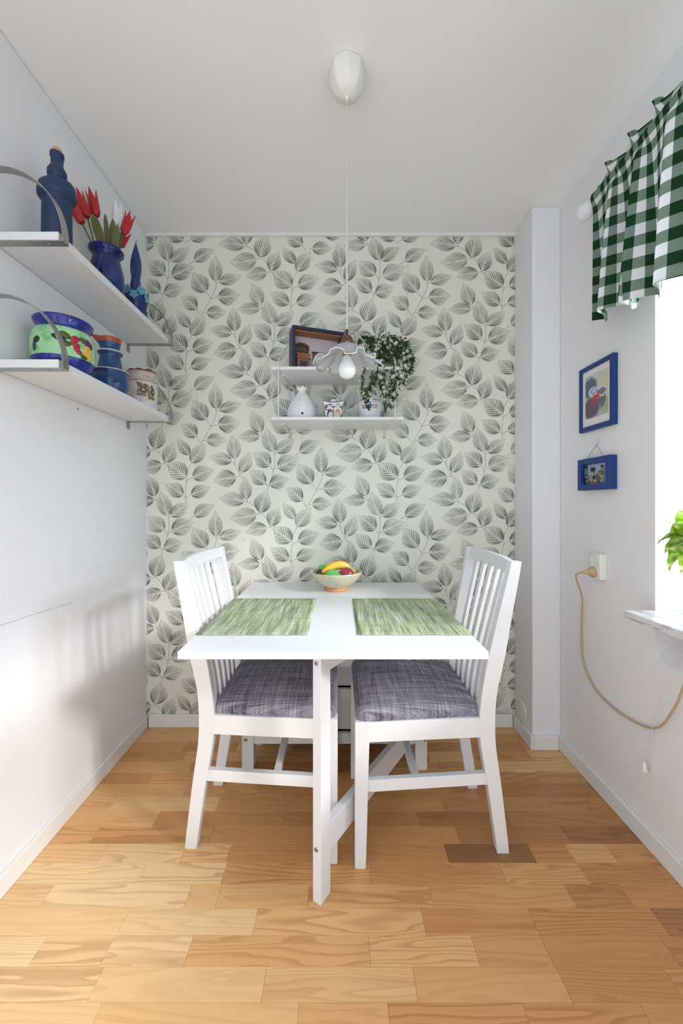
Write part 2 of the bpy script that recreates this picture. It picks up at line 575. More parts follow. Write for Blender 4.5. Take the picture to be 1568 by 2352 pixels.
# ---- parquet: every block a piece of its own
RW, Y00 = 0.0697, 0.8946
rows = {   # joints read off along the far edge of each strip, and block tones with the light at the left painted in
    -1: ((235, 687, 890, 1198, 1466), (.15, .2, .3, .45, .5, .45)),
    0: ((240, 612, 947, 1276, 1519), (.05, .1, .15, .35, .55, .5)),
    1: ((111, 265, 445, 846, 1081, 1239, 1511), (.0, .1, .05, .3, .25, .4, .5, .55)),
    2: ((300, 592, 966, 1211, 1491), (.1, .05, .25, .45, .5, .8)),
    3: ((127, 442, 510, 710, 984, 1294, 1419), (.15, .0, .2, .2, .35, .45, .6, .55)),
    4: ((337, 522, 849, 1144, 1324, 1499), (.0, .1, .45, .5, .4, .6, .5)),
    5: ((252, 430, 532, 1018, 1209, 1294, 1386), (.15, .05, .2, .5, .95, .55, .35, .5)),
    6: ((232, 492, 1044, 1286), (.35, .45, .5, .75, .85)),
    7: ((370, 655, 956, 1159), (.25, .55, .65, .8, .7)),
    8: ((270, 507, 1011, 1251), (.2, .2, .45, .6, .65)),
    9: ((200, 435, 655, 984, 1084), (.2, .3, .45, .5, .6, .75)),
    10: ((357, 720, 1100), (.6, .35, .5, .6)),
}
tones = [(0.0, (240, 205, 154)), (0.25, (231, 180, 120)), (0.5, (212, 154, 96)), (0.75, (188, 132, 82)), (1.0, (142, 98, 60))]
def tone(t):
    for (a, ca), (b, cb) in zip(tones, tones[1:]):
        if t <= b:
            k = (t - a) / (b - a)
            return lin(*(x + (y - x) * k for x, y in zip(ca, cb)))
    return lin(*tones[-1][1])
for k in range(-12, 16):
    y0 = Y00 + RW * k
    y1 = min(y0 + RW, YB)
    if y0 >= YB - 0.002:
        continue
    if k in rows:
        js = [(px - PX0) * (y0 + RW) / FPX for px in rows[k][0]]
        tn = list(rows[k][1])
    else:
        js, x = [], XL + RND.uniform(0.1, 0.4)
        while x < XR - 0.08:
            js.append(x)
            x += RND.uniform(0.2, 0.46)
        tn = [RND.uniform(0.15, 0.65) for _ in range(len(js) + 1)]
        if k < -1: tn = [0.12 + 0.35 * i / len(tn) + RND.uniform(-0.1, 0.1) for i in range(len(tn))]  # paler leftwards too: light on the floor painted into the block tones
    ed = [XL] + [j for j in js if XL + 0.02 < j < XR - 0.02] + [XR]
    if js and js[0] <= XL + 0.02: tn = tn[1:]
    for i in range(len(ed) - 1):
        g = 0.00022
        m = MB()
        x0, x1, a, b, c = ed[i] + g, ed[i + 1] - g, y0 + g, y1 - g, 0.0005
        m.loft([[(x0, a, -0.012), (x1, a, -0.012), (x1, b, -0.012), (x0, b, -0.012)],
                [(x0, a, -c), (x1, a, -c), (x1, b, -c), (x0, b, -c)],
                [(x0 + c, a + c, 0), (x1 - c, a + c, 0), (x1 - c, b - c, 0), (x0 + c, b - c, 0)]])
        o = m.build('plank', M['floor'], fl)
        o.color = tone(max(0, min(1, tn[min(i, len(tn) - 1)] + RND.uniform(-0.04, 0.04))))

# ---- wallpaper print: sprigs of striped leaves, half-drop repeat of 53 x 64 cm
LV = [  # base, tip, width, read in one repeat
    (315, 600, 305, 262, 182), (350, 605, 640, 522, 150), (190, 735, 10, 480, 232), (335, 797, 615, 768, 228),
    (65, 953, -133, 792, 190), (190, 1000, 445, 998, 176), (-8, 1290, 172, 1035, 190), (1330, 365, 1170, 155, 140),
    (10, 1480, 278, 1378, 205), (-10, 1700, 240, 1600, 172), (30, 335, 293, 187, 172), (680, 145, 345, 110, 182),
    (708, 1760, 680, 1465, 165), (885, 290, 965, 2, 222), (840, 307, 490, 360, 234), (1020, 460, 1122, 213, 188),
    (970, 480, 695, 540, 184), (1290, 660, 1050, 465, 240), (890, 900, 775, 620, 188), (880, 945, 585, 955, 156),
    (1055, 1150, 955, 835, 188), (1085, 1155, 1320, 980, 168), (1250, 890, 1015, 740, 188), (1010, 1330, 795, 1155, 212),
    (1098, 1350, 1383, 1228, 228), (950, 1555, 752, 1380, 186), (1000, 1570, 1245, 1490, 190), (560, 1240, 525, 930, 186),
    (520, 1265, 230, 1210, 164), (625, 1415, 750, 1140, 164), (575, 1470, 282, 1525, 228)]
ST = [
    [(315, 590), (318, 640), (300, 710), (245, 820), (180, 940), (120, 1040)], [(350, 605), (318, 628)], [(190, 735), (238, 795), (243, 820)],
    [(335, 797), (270, 810), (247, 822)], [(190, 1000), (150, 1000)], [(65, 953), (118, 1035)],
    [(680, 145), (712, 147), (800, 190), (875, 290)], [(710, 120), (712, 147)], [(885, 285), (878, 300), (840, 307)], [(895, 285), (930, 320), (970, 375), (1008, 465)],
    [(970, 480), (1010, 474), (1040, 485), (1060, 530), (1066, 570)], [(1020, 455), (1008, 475)],
    [(1290, 660), (1310, 682), (1365, 660)], [(1310, 682), (1286, 720), (1275, 860), (1282, 975)], [(1286, 680), (1286, 720)],
    [(1250, 890), (1275, 915)], [(1345, 880), (1300, 905), (1280, 930)], [(1365, 460), (1320, 530), (1295, 630)], [(1330, 365), (1355, 450)],
    [(890, 900), (905, 945), (880, 945)], [(905, 945), (925, 970)],
    [(1055, 1150), (1066, 1200), (1066, 1320), (1040, 1450), (1000, 1560), (975, 1640)], [(1085, 1155), (1060, 1175)],
    [(1010, 1330), (1042, 1370), (1050, 1395)], [(1098, 1350), (1057, 1366)], [(950, 1555), (982, 1592)], [(1000, 1570), (975, 1580)],
    [(560, 1240), (560, 1320), (620, 1440), (668, 1497)], [(520, 1265), (545, 1280), (558, 1320)], [(625, 1410), (620, 1440)], [(575, 1470), (617, 1455)],
    [(30, 335), (-30, 375)], [(708, 1750), (712, 1790)]]
SC = YB / FPX / 5.6
def wp(cx, cy):
    return ((440 + cx / 5.6 - PX0) * YB / FPX, HC + (PY0 - 540 - cy / 5.6) * YB / FPX)
PROF = [(0, 0.02), (.06, .38), (.14, .66), (.25, .88), (.38, 1.0), (.5, .98), (.62, .84), (.74, .60), (.85, .33), (.93, .14), (1, 0)]
def wprof(u):
    u = max(0, min(1, u))
    for (a, x), (b, y) in zip(PROF, PROF[1:]):
        if u <= b:
            return x + (y - x) * (u - a) / (b - a)
    return 0
pr = MB()
YP = YB - 0.0003
LAYER = [0]
def leaf_print(bx, bz, tx, tz, w, rr):
    L = math.hypot(tx - bx, tz - bz)
    dx, dz = (tx - bx) / L, (tz - bz) / L
    nx, nz = -dz, dx
    bend = rr.uniform(-0.05, 0.05) * L
    def P(u, s):       # s = signed fraction of the half width
        b = bend * math.sin(PI * u)
        return (bx + dx * L * u + nx * (b + s * w / 2), YP, bz + dz * L * u + nz * (b + s * w / 2))
    n = max(6, int(L / 0.0135))
    for sd in (-1, 1):
        fade = rr.random() < 0.4
        for i in range(-3, n):
            u0 = 0.03 + 0.86 * max(0, i) / n
            th = 0.80 / n * 0.265 * rr.uniform(0.8, 1.15)
            pts = []
            s1 = 0.04
            reach = 1.0
            smax = None
            u1 = min(0.985, u0 + 0.40 * (1.08 - 0.65 * u0)) if i >= 0 else 0.46 + 0.115 * i
            e1 = wprof(u1) * 0.97
            for q in range(9):
                t = q / 8
                u = u0 + (u1 - u0) * t ** 1.15 + (0 if i >= 0 else 0.02 - 0.01 * i)
                s0 = 0.045 if i >= 0 else 0.10 - 0.13 * i
                s = s0 + (max(e1, 0.08) - s0) * t
                s = min(s, wprof(u))
                hw = th * (0.30 + 1.15 * math.sin(PI * min(1, 0.15 + 0.72 * t)) * rr.uniform(0.85, 1.1)) * (0.8 if fade and u0 < 0.4 else 1)
                hw *= (1 if u0 < 0.6 else 0.8) if i >= 0 else 0.75
                pts.append((u, s, hw))
            if len(pts) < 3:
                continue
            LAYER[0] = (LAYER[0] + 7) % 30
            vs_ = []
            for u, s, hw in pts:
                vs_.append(P(u - hw, sd * min(s, wprof(u - hw))))
                vs_.append(P(u + hw, sd * min(s, wprof(u + hw))))
            vs_ = [(x, y_ - 0.000012 * LAYER[0], z_) for x, y_, z_ in vs_]
            pr.add(vs_, [(2 * a, 2 * a + 2, 2 * a + 3, 2 * a + 1) for a in range(len(pts) - 1)])
        # thin contour on the tip half
        vs_ = []
        for q in range(13):
            u = 0.16 + 0.84 * q / 12
            o = wprof(u)
            e = 0.016 if q < 11 else 0.05
            vs_ += [P(u, sd * max(0, o - 0.022)), P(u, sd * (o + 0.008))]
        pr.add(vs_, [(2 * a, 2 * a + 2, 2 * a + 3, 2 * a + 1) for a in range(12)])
def ribbon(pts, w):
    vs_ = []
    for i, p in enumerate(pts):
        a, b = pts[max(0, i - 1)], pts[min(len(pts) - 1, i + 1)]
        l = math.hypot(b[0] - a[0], b[1] - a[1]) or 1
        nx, nz = -(b[1] - a[1]) / l * w, (b[0] - a[0]) / l * w
        vs_ += [(p[0] + nx, YP, p[1] + nz), (p[0] - nx, YP, p[1] - nz)]
    pr.add(vs_, [(2 * a, 2 * a + 2, 2 * a + 3, 2 * a + 1) for a in range(len(pts) - 1)])
DX, DZ = 242.3 * YB / FPX, 293.2 * YB / FPX
for c in range(-1, 4):
    for r in range(-1, 5):
        ox, oz = c * DX, -r * DZ + (c % 2) * DZ / 2
        rr = random.Random(5)
        for bx, by, tx, ty, w in LV:
            b = wp(bx, by); t = wp(tx, ty)
            mx, mz = (b[0] + t[0]) / 2 + ox, (b[1] + t[1]) / 2 + oz
            if XL - 0.05 < mx < PXL + 0.05 and 0.02 < mz < ZC + 0.03:
                leaf_print(b[0] + ox, b[1] + oz, t[0] + ox, t[1] + oz, w * SC * 1.0, rr)
        for s in ST:
            pts = [wp(*p) for p in s]
            pts = [(x + ox, z + oz) for x, z in pts]
            if all(XL - 0.02 < x < PXL + 0.02 and 0.02 < z < ZC for x, z in pts):
                ribbon(pts, 0.0009)
po = pr.build('wallpaper_print', M['print'], wb)
tag(po, 'grey striped leaf sprigs printed on the wallpaper', kind='stuff')

# ---- window in the right wall (mostly out of the picture)
wn = MB()
XF = XR + 0.30
wn.box(XF, XF + 0.07, WY0, WY1, WZ1 - 0.05, WZ1); wn.box(XF, XF + 0.07, WY0, WY1, WZ0 + 0.023, WZ0 + 0.075)
for y in (WY0, WY0 + 0.56, WY0 + 1.135, WY1 - 0.05):
    wn.box(XF, XF + 0.07, y, y + 0.05, WZ0 + 0.075, WZ1 - 0.05)
w1 = bpy.data.objects.new('window_1', None); COL.objects.link(w1)
w1.location = (XF, (WY0 + WY1) / 2, WZ0); tag(w1, 'white three-light window over the marble sill', kind='structure')
wn.build('window_frame', M['base'], w1, bevel=0.003)
for y in (WY0 + 0.05, WY0 + 0.61, WY0 + 1.185):
    b = {0: WY0 + 0.56, 1: WY0 + 1.135, 2: WY1 - 0.05}[(0 if y < WY0 + 0.3 else 1 if y < WY0 + 0.9 else 2)]
    MB().box(XF + 0.03, XF + 0.034, y, b, WZ0 + 0.075, WZ1 - 0.05).build('pane', M['pane'], w1)
so = MB().box(0.9065, XF, WY0 + 0.004, WY1 - 0.004, WZ0, WZ0 + 0.023).build('window_sill', M['marble'], w1, bevel=0.004)
so['label'] = 'polished grey veined marble sill'

# ------------------------------------------------------------------ dining table
TX0, TX1, TY0, TYJ, TY1, TZ, TT = -0.415, 0.385, 1.0226, 1.656, 1.916, 0.740, 0.020
tb = thing('gateleg_table', 'white gateleg table with one leaf raised, standing against the leaf wallpaper', 'table', ((TX0 + TX1) / 2, 1.47, 0))
MB().box(TX0, TX1, TYJ + 0.0012, TY1, TZ - TT, TZ).build('table_top', M['white'], tb, bevel=0.0015)
MB().box(TX0, TX1, TY0, TYJ - 0.0012, TZ - TT, TZ).build('raised_leaf', M['white'], tb, bevel=0.0015)
MB().box(TX0, TX1, TY1 + 0.008, TY1 + 0.028, 0.11, TZ - 0.004).build('folded_leaf', M['white'], tb, bevel=0.0015)
BX0, BX1, BY0, BY1 = -0.408, 0.371, 1.674, 1.898
for x in (BX0, BX1 - 0.05):
    for y in (BY0, BY1 - 0.05):
        MB().box(x, x + 0.05, y, y + 0.05, 0, TZ - TT).build('leg', M['white'], tb, bevel=0.002)
for y in (BY0 + 0.004, BY1 - 0.024):
    for z0, z1 in ((0.108, 0.152), (0.292, 0.338), (0.478, 0.522), (0.655, 0.72)):
        MB().box(BX0 + 0.05, BX1 - 0.05, y, y + 0.02, z0, z1).build('rail', M['white'], tb, bevel=0.0015)
for x in (BX0 + 0.01, BX1 - 0.03):
    MB().box(x, x + 0.02, BY0 + 0.05, BY1 - 0.05, 0.655, 0.72).build('end_rail', M['white'], tb, bevel=0.0015)
    MB().box(x, x + 0.02, BY0 + 0.05, BY1 - 0.05, 0.108, 0.14).build('end_rail', M['white'], tb, bevel=0.0015)
MB().box(BX0 + 0.06, BX1 - 0.06, BY0 + 0.06, BY1 - 0.06, 0.125, 0.70).build('gap_shade_block', M['dark'], tb)  # dark block inside the body, painting in the shade of the drawer gaps
for z0, z1 in ((0.158, 0.300), (0.344, 0.486), (0.528, 0.665)):
    for x0, x1, kx in ((BX0 + 0.012, -0.0145, BX0 + 0.012), (-0.0095, BX1 - 0.012, BX1 - 0.012)):
        dr = MB().box(x0, x1, BY0 + 0.026, BY1 - 0.028, z0, z1 - 0.012).build('drawer', M['white'], tb, bevel=0.0015)
        kb = MB().lathe([(0, 0), (0.006, 0), (0.005, 0.008), (0.011, 0.016), (0.009, 0.022), (0, 0.024)], 14)
        s = -1 if kx < 0 else 1
        kb.v = [(kx + s * z, 1.786 + x, (z0 + z1) / 2 + y) for x, y, z in kb.v]
        kb.build('knob', M['white'], dr)
        sx = -0.03 if kx < 0 else 0.006
        MB().ball((sx, BY0 + 0.0255, z0 + 0.065), (0.004, 0.0025, 0.004), nu=10, nv=6).build('screw_cap', M['plastic'], dr)
def bolt(c, d, r=0.0075):
    """round bolt head at c facing d"""
    m = MB().lathe([(0, 0), (r, 0), (r, 0.0012), (r * 0.8, 0.0022), (r * 0.36, 0.0022), (r * 0.34, 0.0008), (0, 0.0008)], 18, mats=[0, 0, 0, 0, 1, 1])
    q = Vector(d).to_track_quat('Z', 'Y')
    m.v = [tuple(Vector(c) + q @ Vector(p)) for p in m.v]
    return m
for x in (BX0 + 0.016, BX1 - 0.009):
    bolt((x - 0.0 if x < 0 else x, BY0, 0.128), (0, -1, 0)).build('bolt', [M['steel_bolt'], M['dark']], tb)
# swung-out gate under the raised leaf
gd = Vector((0.54, 0.8417, 0)).normalized()
gn = Vector((-gd.y, gd.x, 0))
g0 = Vector((-0.0496, 1.108, 0))
def gate(t0, t1, n0, n1, z0, z1):
    p = [g0 + gd * t + gn * k for t, k in ((t0, n0), (t1, n0), (t1, n1), (t0, n1))]
    return MB().slab([(q.x, q.y) for q in p], z0, z1)
gate(0, 0.0475, 0, 0.0285, 0, TZ - TT - 0.001).build('gate_leg', M['white'], tb, bevel=0.0015)
gate(0.600, 0.640, 0, 0.0285, 0.11, TZ - TT - 0.001).build('gate_stile', M['white'], tb, bevel=0.0015)
gate(0.0475, 0.600, 0.003, 0.0255, 0.115, 0.200).build('gate_rail', M['white'], tb, bevel=0.0015)
gate(0.0475, 0.600, 0.003, 0.0255, 0.640, TZ - TT - 0.001).build('gate_rail', M['white'], tb, bevel=0.0015)
for z in (0.672, 0.150):
    bolt(g0 + gn * 0.0165 + Vector((0, 0, z)), -gd, 0.0068).build('bolt', [M['steel_bolt'], M['dark']], tb)

# ------------------------------------------------------------------ chairs
OUT = [(0, .497), (.225, .466), (.37, .442), (.442, .440), (.527, .442), (.597, .457), (.629, .464), (.78, .485), (.943, .510)]
INN = [(0, .459), (.225, .423), (.37, .394), (.442, .390), (.527, .396), (.597, .406), (.629, .411), (.78, .443), (.943, .479)]
def lerp(tab, z):
    for (a, x), (b, y) in zip(tab, tab[1:]):
        if z <= b:
            return x + (y - x) * (z - a) / (b - a)
    return tab[-1][1]
def sm(tab, z):
    return (lerp(tab, max(0, z - 0.035)) + 2 * lerp(tab, z) + lerp(tab, min(0.943, z + 0.035))) / 4
def half(z):
    return 0.162 + 0.063 * z
def make_chair(label, loc, rz, group):
    t = thing('dining_chair', label, 'chair', loc, rz, group)
    for s in (-1, 1):
        rings = []
        for i in range(25):
            z = 0.943 * i / 24
            o, n_ = sm(OUT, z), sm(INN, z)
            ya, yb = s * half(z), s * (half(z) - 0.033)
            ring = [(-n_, ya, z), (-o, ya, z), (-o, yb, z), (-n_, yb, z)]
            rings.append(ring if s < 0 else ring[::-1])
        MB().loft([r[::-1] for r in rings]).build('rear_leg', M['white'], t, world=False, bevel=0.002)
        q = lambda w, d: [(0, s * .217), (-d, s * .217), (-d, s * (.217 - w)), (0, s * (.217 - w))]
        r0 = [(x, y, 0) for x, y in q(.034, .034)]; r1 = [(x, y, .45) for x, y in q(.044, .046)]
        if s > 0: r0, r1 = r0[::-1], r1[::-1]
        MB().loft([r0[::-1], r1[::-1]]).build('front_leg', M['white'], t, world=False, bevel=0.003)
        def bar(d0, y0, d1, y1, th, z0, z1, nm):
            p = [(-d0, s * y0), (-d1, s * y1), (-d1, s * (y1 - th)), (-d0, s * (y0 - th))]
            if s > 0: p = p
            a = sum(p[i][0] * p[(i + 1) % 4][1] - p[(i + 1) % 4][0] * p[i][1] for i in range(4))
            MB().slab(p if a > 0 else p[::-1], z0, z1).build(nm, M['white'], t, world=False, bevel=0.0015)
        bar(.040, .216, .400, .1885, .020, .388, .449, 'seat_rail')
        bar(.030, .206, .440, .170, .020, .228, .264, 'side_stretcher')
    MB().box(-.206, -.184, -.176, .176, .236, .260).build('cross_stretcher', M['white'], t, world=False, bevel=0.0015)
    MB().box(-.030, -.010, -.18, .18, .388, .449).build('seat_rail', M['white'], t, world=False, bevel=0.0015)
    MB().box(-.425, -.403, -.158, .158, .388, .449).build('seat_rail', M['white'], t, world=False, bevel=0.0015)
    # crest rail, bowed backwards between the posts
    rings = []
    for i in range(17):
        y = -1 + 2 * i / 16
        bow = 0.016 * (1 - y * y)
        yy = y * (half(.92) - .031)
        arch = 0.003 * (1 - y * y)
        z0, z1 = .902, .941 + arch
        d0, d1 = (sm(INN, .902) + .006 + bow), (sm(INN, .941) + .006 + bow)
        rings.append([(-d0, yy, z0), (-d0 - .019, yy, z0), (-d1 - .019, yy, z1), (-d1, yy, z1)])
    MB().loft(rings).build('crest_rail', M['white'], t, world=False, bevel=0.002)
    for i in range(5):
        f = (-1 + 2 * (i + 1) / 6)
        rings = []
        for j in range(15):
            z = .43 + (.91 - .43) * j / 14
            bow = 0.016 * (1 - f * f) * (z - .43) / .48
            d = sm(INN, z) + .010 + bow
            y = f * (half(z) - .033)
            w, th = .0125, .013
            rings.append([(-d, y - w, z), (-d, y + w, z), (-d - th, y + w, z), (-d - th, y - w, z)])
        MB().loft(rings).build('slat', M['white'], t, world=False, bevel=0.0015)
    # upholstered seat
    cs = []
    def corner(cx, cy, r, a0):
        return [(cx + r * math.cos(a0 + PI / 2 * k / 5), cy + r * math.sin(a0 + PI / 2 * k / 5)) for k in range(6)]
    fw, rw = .211, .178
    ol = corner(-.034, fw - .03, .03, 0) + corner(-.380, rw - .018, .018, PI / 2) + corner(-.380, -rw + .018, .018, PI) + corner(-.034, -fw + .03, .03, 1.5 * PI)
    dense = []
    for i, p in enumerate(ol):
        q_ = ol[(i + 1) % len(ol)]
        L = math.hypot(q_[0] - p[0], q_[1] - p[1])
        k = max(1, int(L / .05))
        dense += [(p[0] + (q_[0] - p[0]) * a / k, p[1] + (q_[1] - p[1]) * a / k) for a in range(k)]
    cx, cy = -.2, 0
    rings = []
    for s_, z in ((.985, .440), (1.0, .448), (1.008, .460), (1.0, .472), (.975, .481), (.93, .4865), (.84, .491), (.68, .495), (.45, .498), (.2, .4995), (.03, .5)):
        rings.append([(cx + (x - cx) * s_, cy + (y - cy) * s_, z) for x, y in dense])
    c = MB().loft(rings, smooth=True).build('seat_cushion', M['fabric'], t, world=False)
    c['label'] = 'grey woven upholstered seat'
    return t
make_chair('white slatted dining chair left of the table, with grey seat facing right', (-0.004, 1.453, 0), 0, 'white dining chairs')
make_chair('white slatted dining chair right of the table, with grey seat facing left', (0.049, 1.436, 0), PI, 'white dining chairs')

# ------------------------------------------------------------------ on the table
def placemat(x0, x1, label, seed):
    m = MB()
    nx, ny = 24, 30
    v, f = [], []
    rr = random.Random(int(seed * 100))
    w = [rr.uniform(-1, 1) for _ in range(40)]
    for j in range(ny + 1):
        for i in range(nx + 1):
            fx, fy = i / nx, j / ny
            x = x0 + (x1 - x0) * fx + (0.0007 * w[j % 40] if i in (0, nx) else 0)
            y = 1.151 + (1.586 - 1.151) * fy + (0.0007 * w[i % 40] if j in (0, ny) else 0)
            v.append((x, y, TZ + 0.0018 + 0.0004 * math.sin(9 * fx + seed) * math.sin(7 * fy)))
    for j in range(ny):
        for i in range(nx):
            a = j * (nx + 1) + i
            f.append((a, a + 1, a + nx + 2, a + nx + 1))
    m.add(v, f, True)
    o = m.build('placemat', m_mat('woven_green_vinyl', seed), solid=0.0015)
    tag(o, label, 'placemat', 'green woven placemats')
placemat(-0.4145, -0.0893, 'green woven placemat in front of the left chair', 1.3)
placemat(0.0535, 0.3845, 'green woven placemat in front of the right chair', 4.7)

def m_bowl():
    n = NT('speckled_glazed_bowl')
    v = n.coord()
    f = n.noise(v, 34, 4, 0.6, 0.8)
    col = n.ramp(f, [(0.34, lin(176, 194, 176)), (0.45, lin(206, 206, 180)), (0.52, lin(222, 196, 164)), (0.60, lin(196, 206, 186)), (0.70, lin(168, 180, 130))])
    d = n.noise(v, 190, 2)
    col = n.mix(n.math('MULTIPLY', n.mrange(d, 0.66, 0.72), n.mrange(f, 0.5, 0.42)), col, lin(110, 108, 84))
    return n.fin(col, 0.25, 0.5)
bc = Vector((-0.012, 1.765, TZ))
bw = thing('fruit_bowl', 'mottled cream glazed bowl with a clay foot ring, full of fruit', 'bowl', bc)
MB().lathe([(0.048, 0.012), (0.060, 0.020), (0.082, 0.034), (0.101, 0.054), (0.112, 0.074), (0.1145, 0.082), (0.112, 0.083), (0.107, 0.076), (0.095, 0.056), (0.074, 0.037), (0.04, 0.022), (0, 0.02)], 48, c=bc).build('bowl_body', m_bowl(), bw)
MB().lathe([(0.0, 0.0), (0.052, 0), (0.054, 0.003), (0.053, 0.012), (0.047, 0.014), (0, 0.016)], 40, c=bc).build('foot_ring', paint('unglazed_clay', (206, 150, 108), 0.6, 0.08), bw)
def fruit(name, label, cat, shape_fn, mats, group='fruit in the bowl'):
    t = shape_fn()
    tag(t, label, cat, group)
def m_skin(name, stops, rough=0.3, scale=20):
    n = NT(name)
    return n.fin(n.ramp(n.noise(n.coord(), scale, 3), stops), rough, 0.5)
# banana
ban = [(-0.076, -0.030, 0.062), (-0.060, -0.024, 0.076), (-0.035, -0.015, 0.094), (-0.005, -0.006, 0.106), (0.025, 0.0, 0.108), (0.05, 0.004, 0.099), (0.068, 0.006, 0.086), (0.080, 0.006, 0.077)]
ban_r = [0.004, 0.010, 0.0155, 0.0175, 0.0175, 0.0145, 0.0075, 0.0045]
def smooth_path(pts, rs, n=24):
    P, R_ = [], []
    for i in range(n):
        t = i / (n - 1) * (len(pts) - 1)
        k = min(int(t), len(pts) - 2); u = t - k
        g = lambda a, j: a[max(0, min(len(a) - 1, j))]
        def cr(p0, p1, p2, p3):
            return 0.5 * (2 * p1 + (p2 - p0) * u + (2 * p0 - 5 * p1 + 4 * p2 - p3) * u * u + (3 * p1 - p0 - 3 * p2 + p3) * u ** 3)
        P.append(tuple(cr(g(pts, k - 1)[c], g(pts, k)[c], g(pts, k + 1)[c], g(pts, k + 2)[c]) for c in range(3)))
        R_.append(max(0.0005, cr(g(rs, k - 1), g(rs, k), g(rs, k + 1), g(rs, k + 2))))
    return P, R_
def m_banana():
    n = NT('banana_peel')
    x = n.n('ShaderNodeSeparateXYZ', {0: n.coord()}).outputs[0]
    col = n.ramp(n.mrange(x, -0.08, 0.08, smooth=False), [(0.0, lin(232, 170, 20)), (0.3, lin(246, 196, 60)), (0.78, lin(248, 208, 90)), (0.9, lin(170, 190, 70)), (1.0, lin(206, 200, 120))])
    return n.fin(col, 0.28, 0.5)
P_, R_ = smooth_path([tuple(bc + Vector(p)) for p in ban], ban_r)
tag(MB().tube(P_, R_, 10).build('banana', m_banana()), 'yellow banana lying on top of the fruit bowl', 'banana', 'fruit in the bowl')
def pear_like(name, label, cat, c, axis, prof, m, stem=None):
    q = Vector(axis).to_track_quat('Z', 'Y')
    t = thing(name, label, cat, bc + Vector(c), 0, 'fruit in the bowl')
    b = MB().lathe(prof, 20)
    b.v = [tuple(bc + Vector(c) + q @ Vector(p)) for p in b.v]
    b.build('flesh', m, t)
    e = prof[-1][1]
    s_ = MB().tube([bc + Vector(c) + q @ Vector((0, 0, e - 0.004)), bc + Vector(c) + q @ Vector((0.001, 0, e + 0.006))], [0.0016, 0.0022], 8)
    s_.build('stalk', paint(name + '_stalk', (96, 74, 42), 0.7, 0.1), t)
    return t
green = m_skin('lime_green_skin', [(0.3, lin(84, 160, 70)), (0.7, lin(130, 200, 118))], 0.35, 30)
pear = [(0, -0.036), (0.016, -0.035), (0.029, -0.026), (0.034, -0.008), (0.031, 0.010), (0.022, 0.026), (0.014, 0.036), (0.006, 0.042), (0, 0.043)]
pear_like('green_fruit', 'smooth green fruit at the front of the bowl below the banana', 'fruit', (-0.013, -0.050, 0.064), (0.85, -0.2, -0.12), pear, green)
pear_like('green_fruit', 'smooth green fruit behind the banana at the left of the bowl', 'fruit', (-0.050, 0.030, 0.080), (0.9, 0.35, 0.25), [(r * 0.9, z * 0.9) for r, z in pear], green)
apple = [(0, -0.026), (0.010, -0.029), (0.022, -0.026), (0.033, -0.012), (0.036, 0.003), (0.033, 0.017), (0.022, 0.027), (0.010, 0.028), (0.003, 0.023), (0, 0.022)]
pear_like('red_apple', 'dark red apple at the right of the fruit bowl', 'apple', (0.045, -0.036, 0.070), (-0.15, -0.75, -0.35), apple, m_skin('red_apple_skin', [(0.3, lin(140, 38, 60)), (0.6, lin(172, 64, 84)), (0.8, lin(206, 120, 116))], 0.25, 30))
pear_like('avocado', 'dark green avocado half hidden at the left rim of the bowl', 'avocado', (-0.070, -0.008, 0.068), (-0.3, 0.9, 0.25), [(r * 0.72, z * 0.8) for r, z in pear], m_skin('avocado_skin', [(0.3, lin(34, 40, 20)), (0.7, lin(62, 70, 32))], 0.4, 90))
pear_like('pear', 'yellow green pear lying behind the red apple', 'pear', (0.055, 0.022, 0.066), (0.9, 0.1, 0.3), [(r * 0.85, z * 0.9) for r, z in pear], m_skin('pear_skin', [(0.3, lin(150, 150, 40)), (0.7, lin(196, 196, 80))], 0.35, 40))

# ------------------------------------------------------------------ bracket shelves on the left wall
SX, SY0, SY1, ST_ = -0.777, 1.104, 1.842, 0.0235
def bracket(parent, y, z):
    """flat steel band: under the board, round its front and in an arc back to the wall, with a flange below"""
    b = MB()
    w = 0.025
    pts = [(XL + 0.002, z - 0.034), (XL + 0.002, z - 0.0015), (SX + 0.012, z - 0.0015)]
    R1, R2 = (SX + 0.012) - (XL + 0.002), 0.205
    for i in range(0, 25):
        a = PI / 2 * i / 24
        pts.append((XL + 0.002 + R1 * math.cos(a) ** 0.92 if i < 24 else XL + 0.002, z + 0.002 + R2 * math.sin(a)))
    th = 0.0013
    rings = []
    for i, p in enumerate(pts):
        a, c = pts[max(0, i - 1)], pts[min(len(pts) - 1, i + 1)]
        d = Vector((c[0] - a[0], c[1] - a[1])); d.normalize()
        nx, nz = -d.y * th, d.x * th
        rings.append([(p[0] - nx, y, p[1] - nz), (p[0] + nx, y, p[1] + nz), (p[0] + nx, y + w, p[1] + nz), (p[0] - nx, y + w, p[1] - nz)])
    o = b.loft(rings).build('bracket', M['steel'], parent)
    bolt((SX - 0.035, y + w / 2, z - 0.0028), (0, 0, -1), 0.004).build('screw', [M['steel_bolt'], M['dark']], o)
    bolt((XL + 0.0033, y + w / 2, z - 0.021), (1, 0, 0), 0.004).build('screw', [M['steel_bolt'], M['dark']], o)
def wall_shelf(z, label):
    t = thing('wall_shelf', label, 'shelf', ((XL + SX) / 2, (SY0 + SY1) / 2, z), 0, 'bracket shelves on the left wall')
    MB().box(XL + 0.004, SX, SY0, SY1, z, z + ST_).build('shelf_board', M['white2'], t, bevel=0.001)
    bracket(t, SY0 - 0.0005, z)
    bracket(t, SY1 - 0.025, z)
    return z + ST_
ZU = wall_shelf(1.851, 'upper white shelf with curved steel brackets, carrying the blue bottle')
ZL = wall_shelf(1.497, 'lower white shelf with curved steel brackets, carrying the green pot')
XM = -0.868
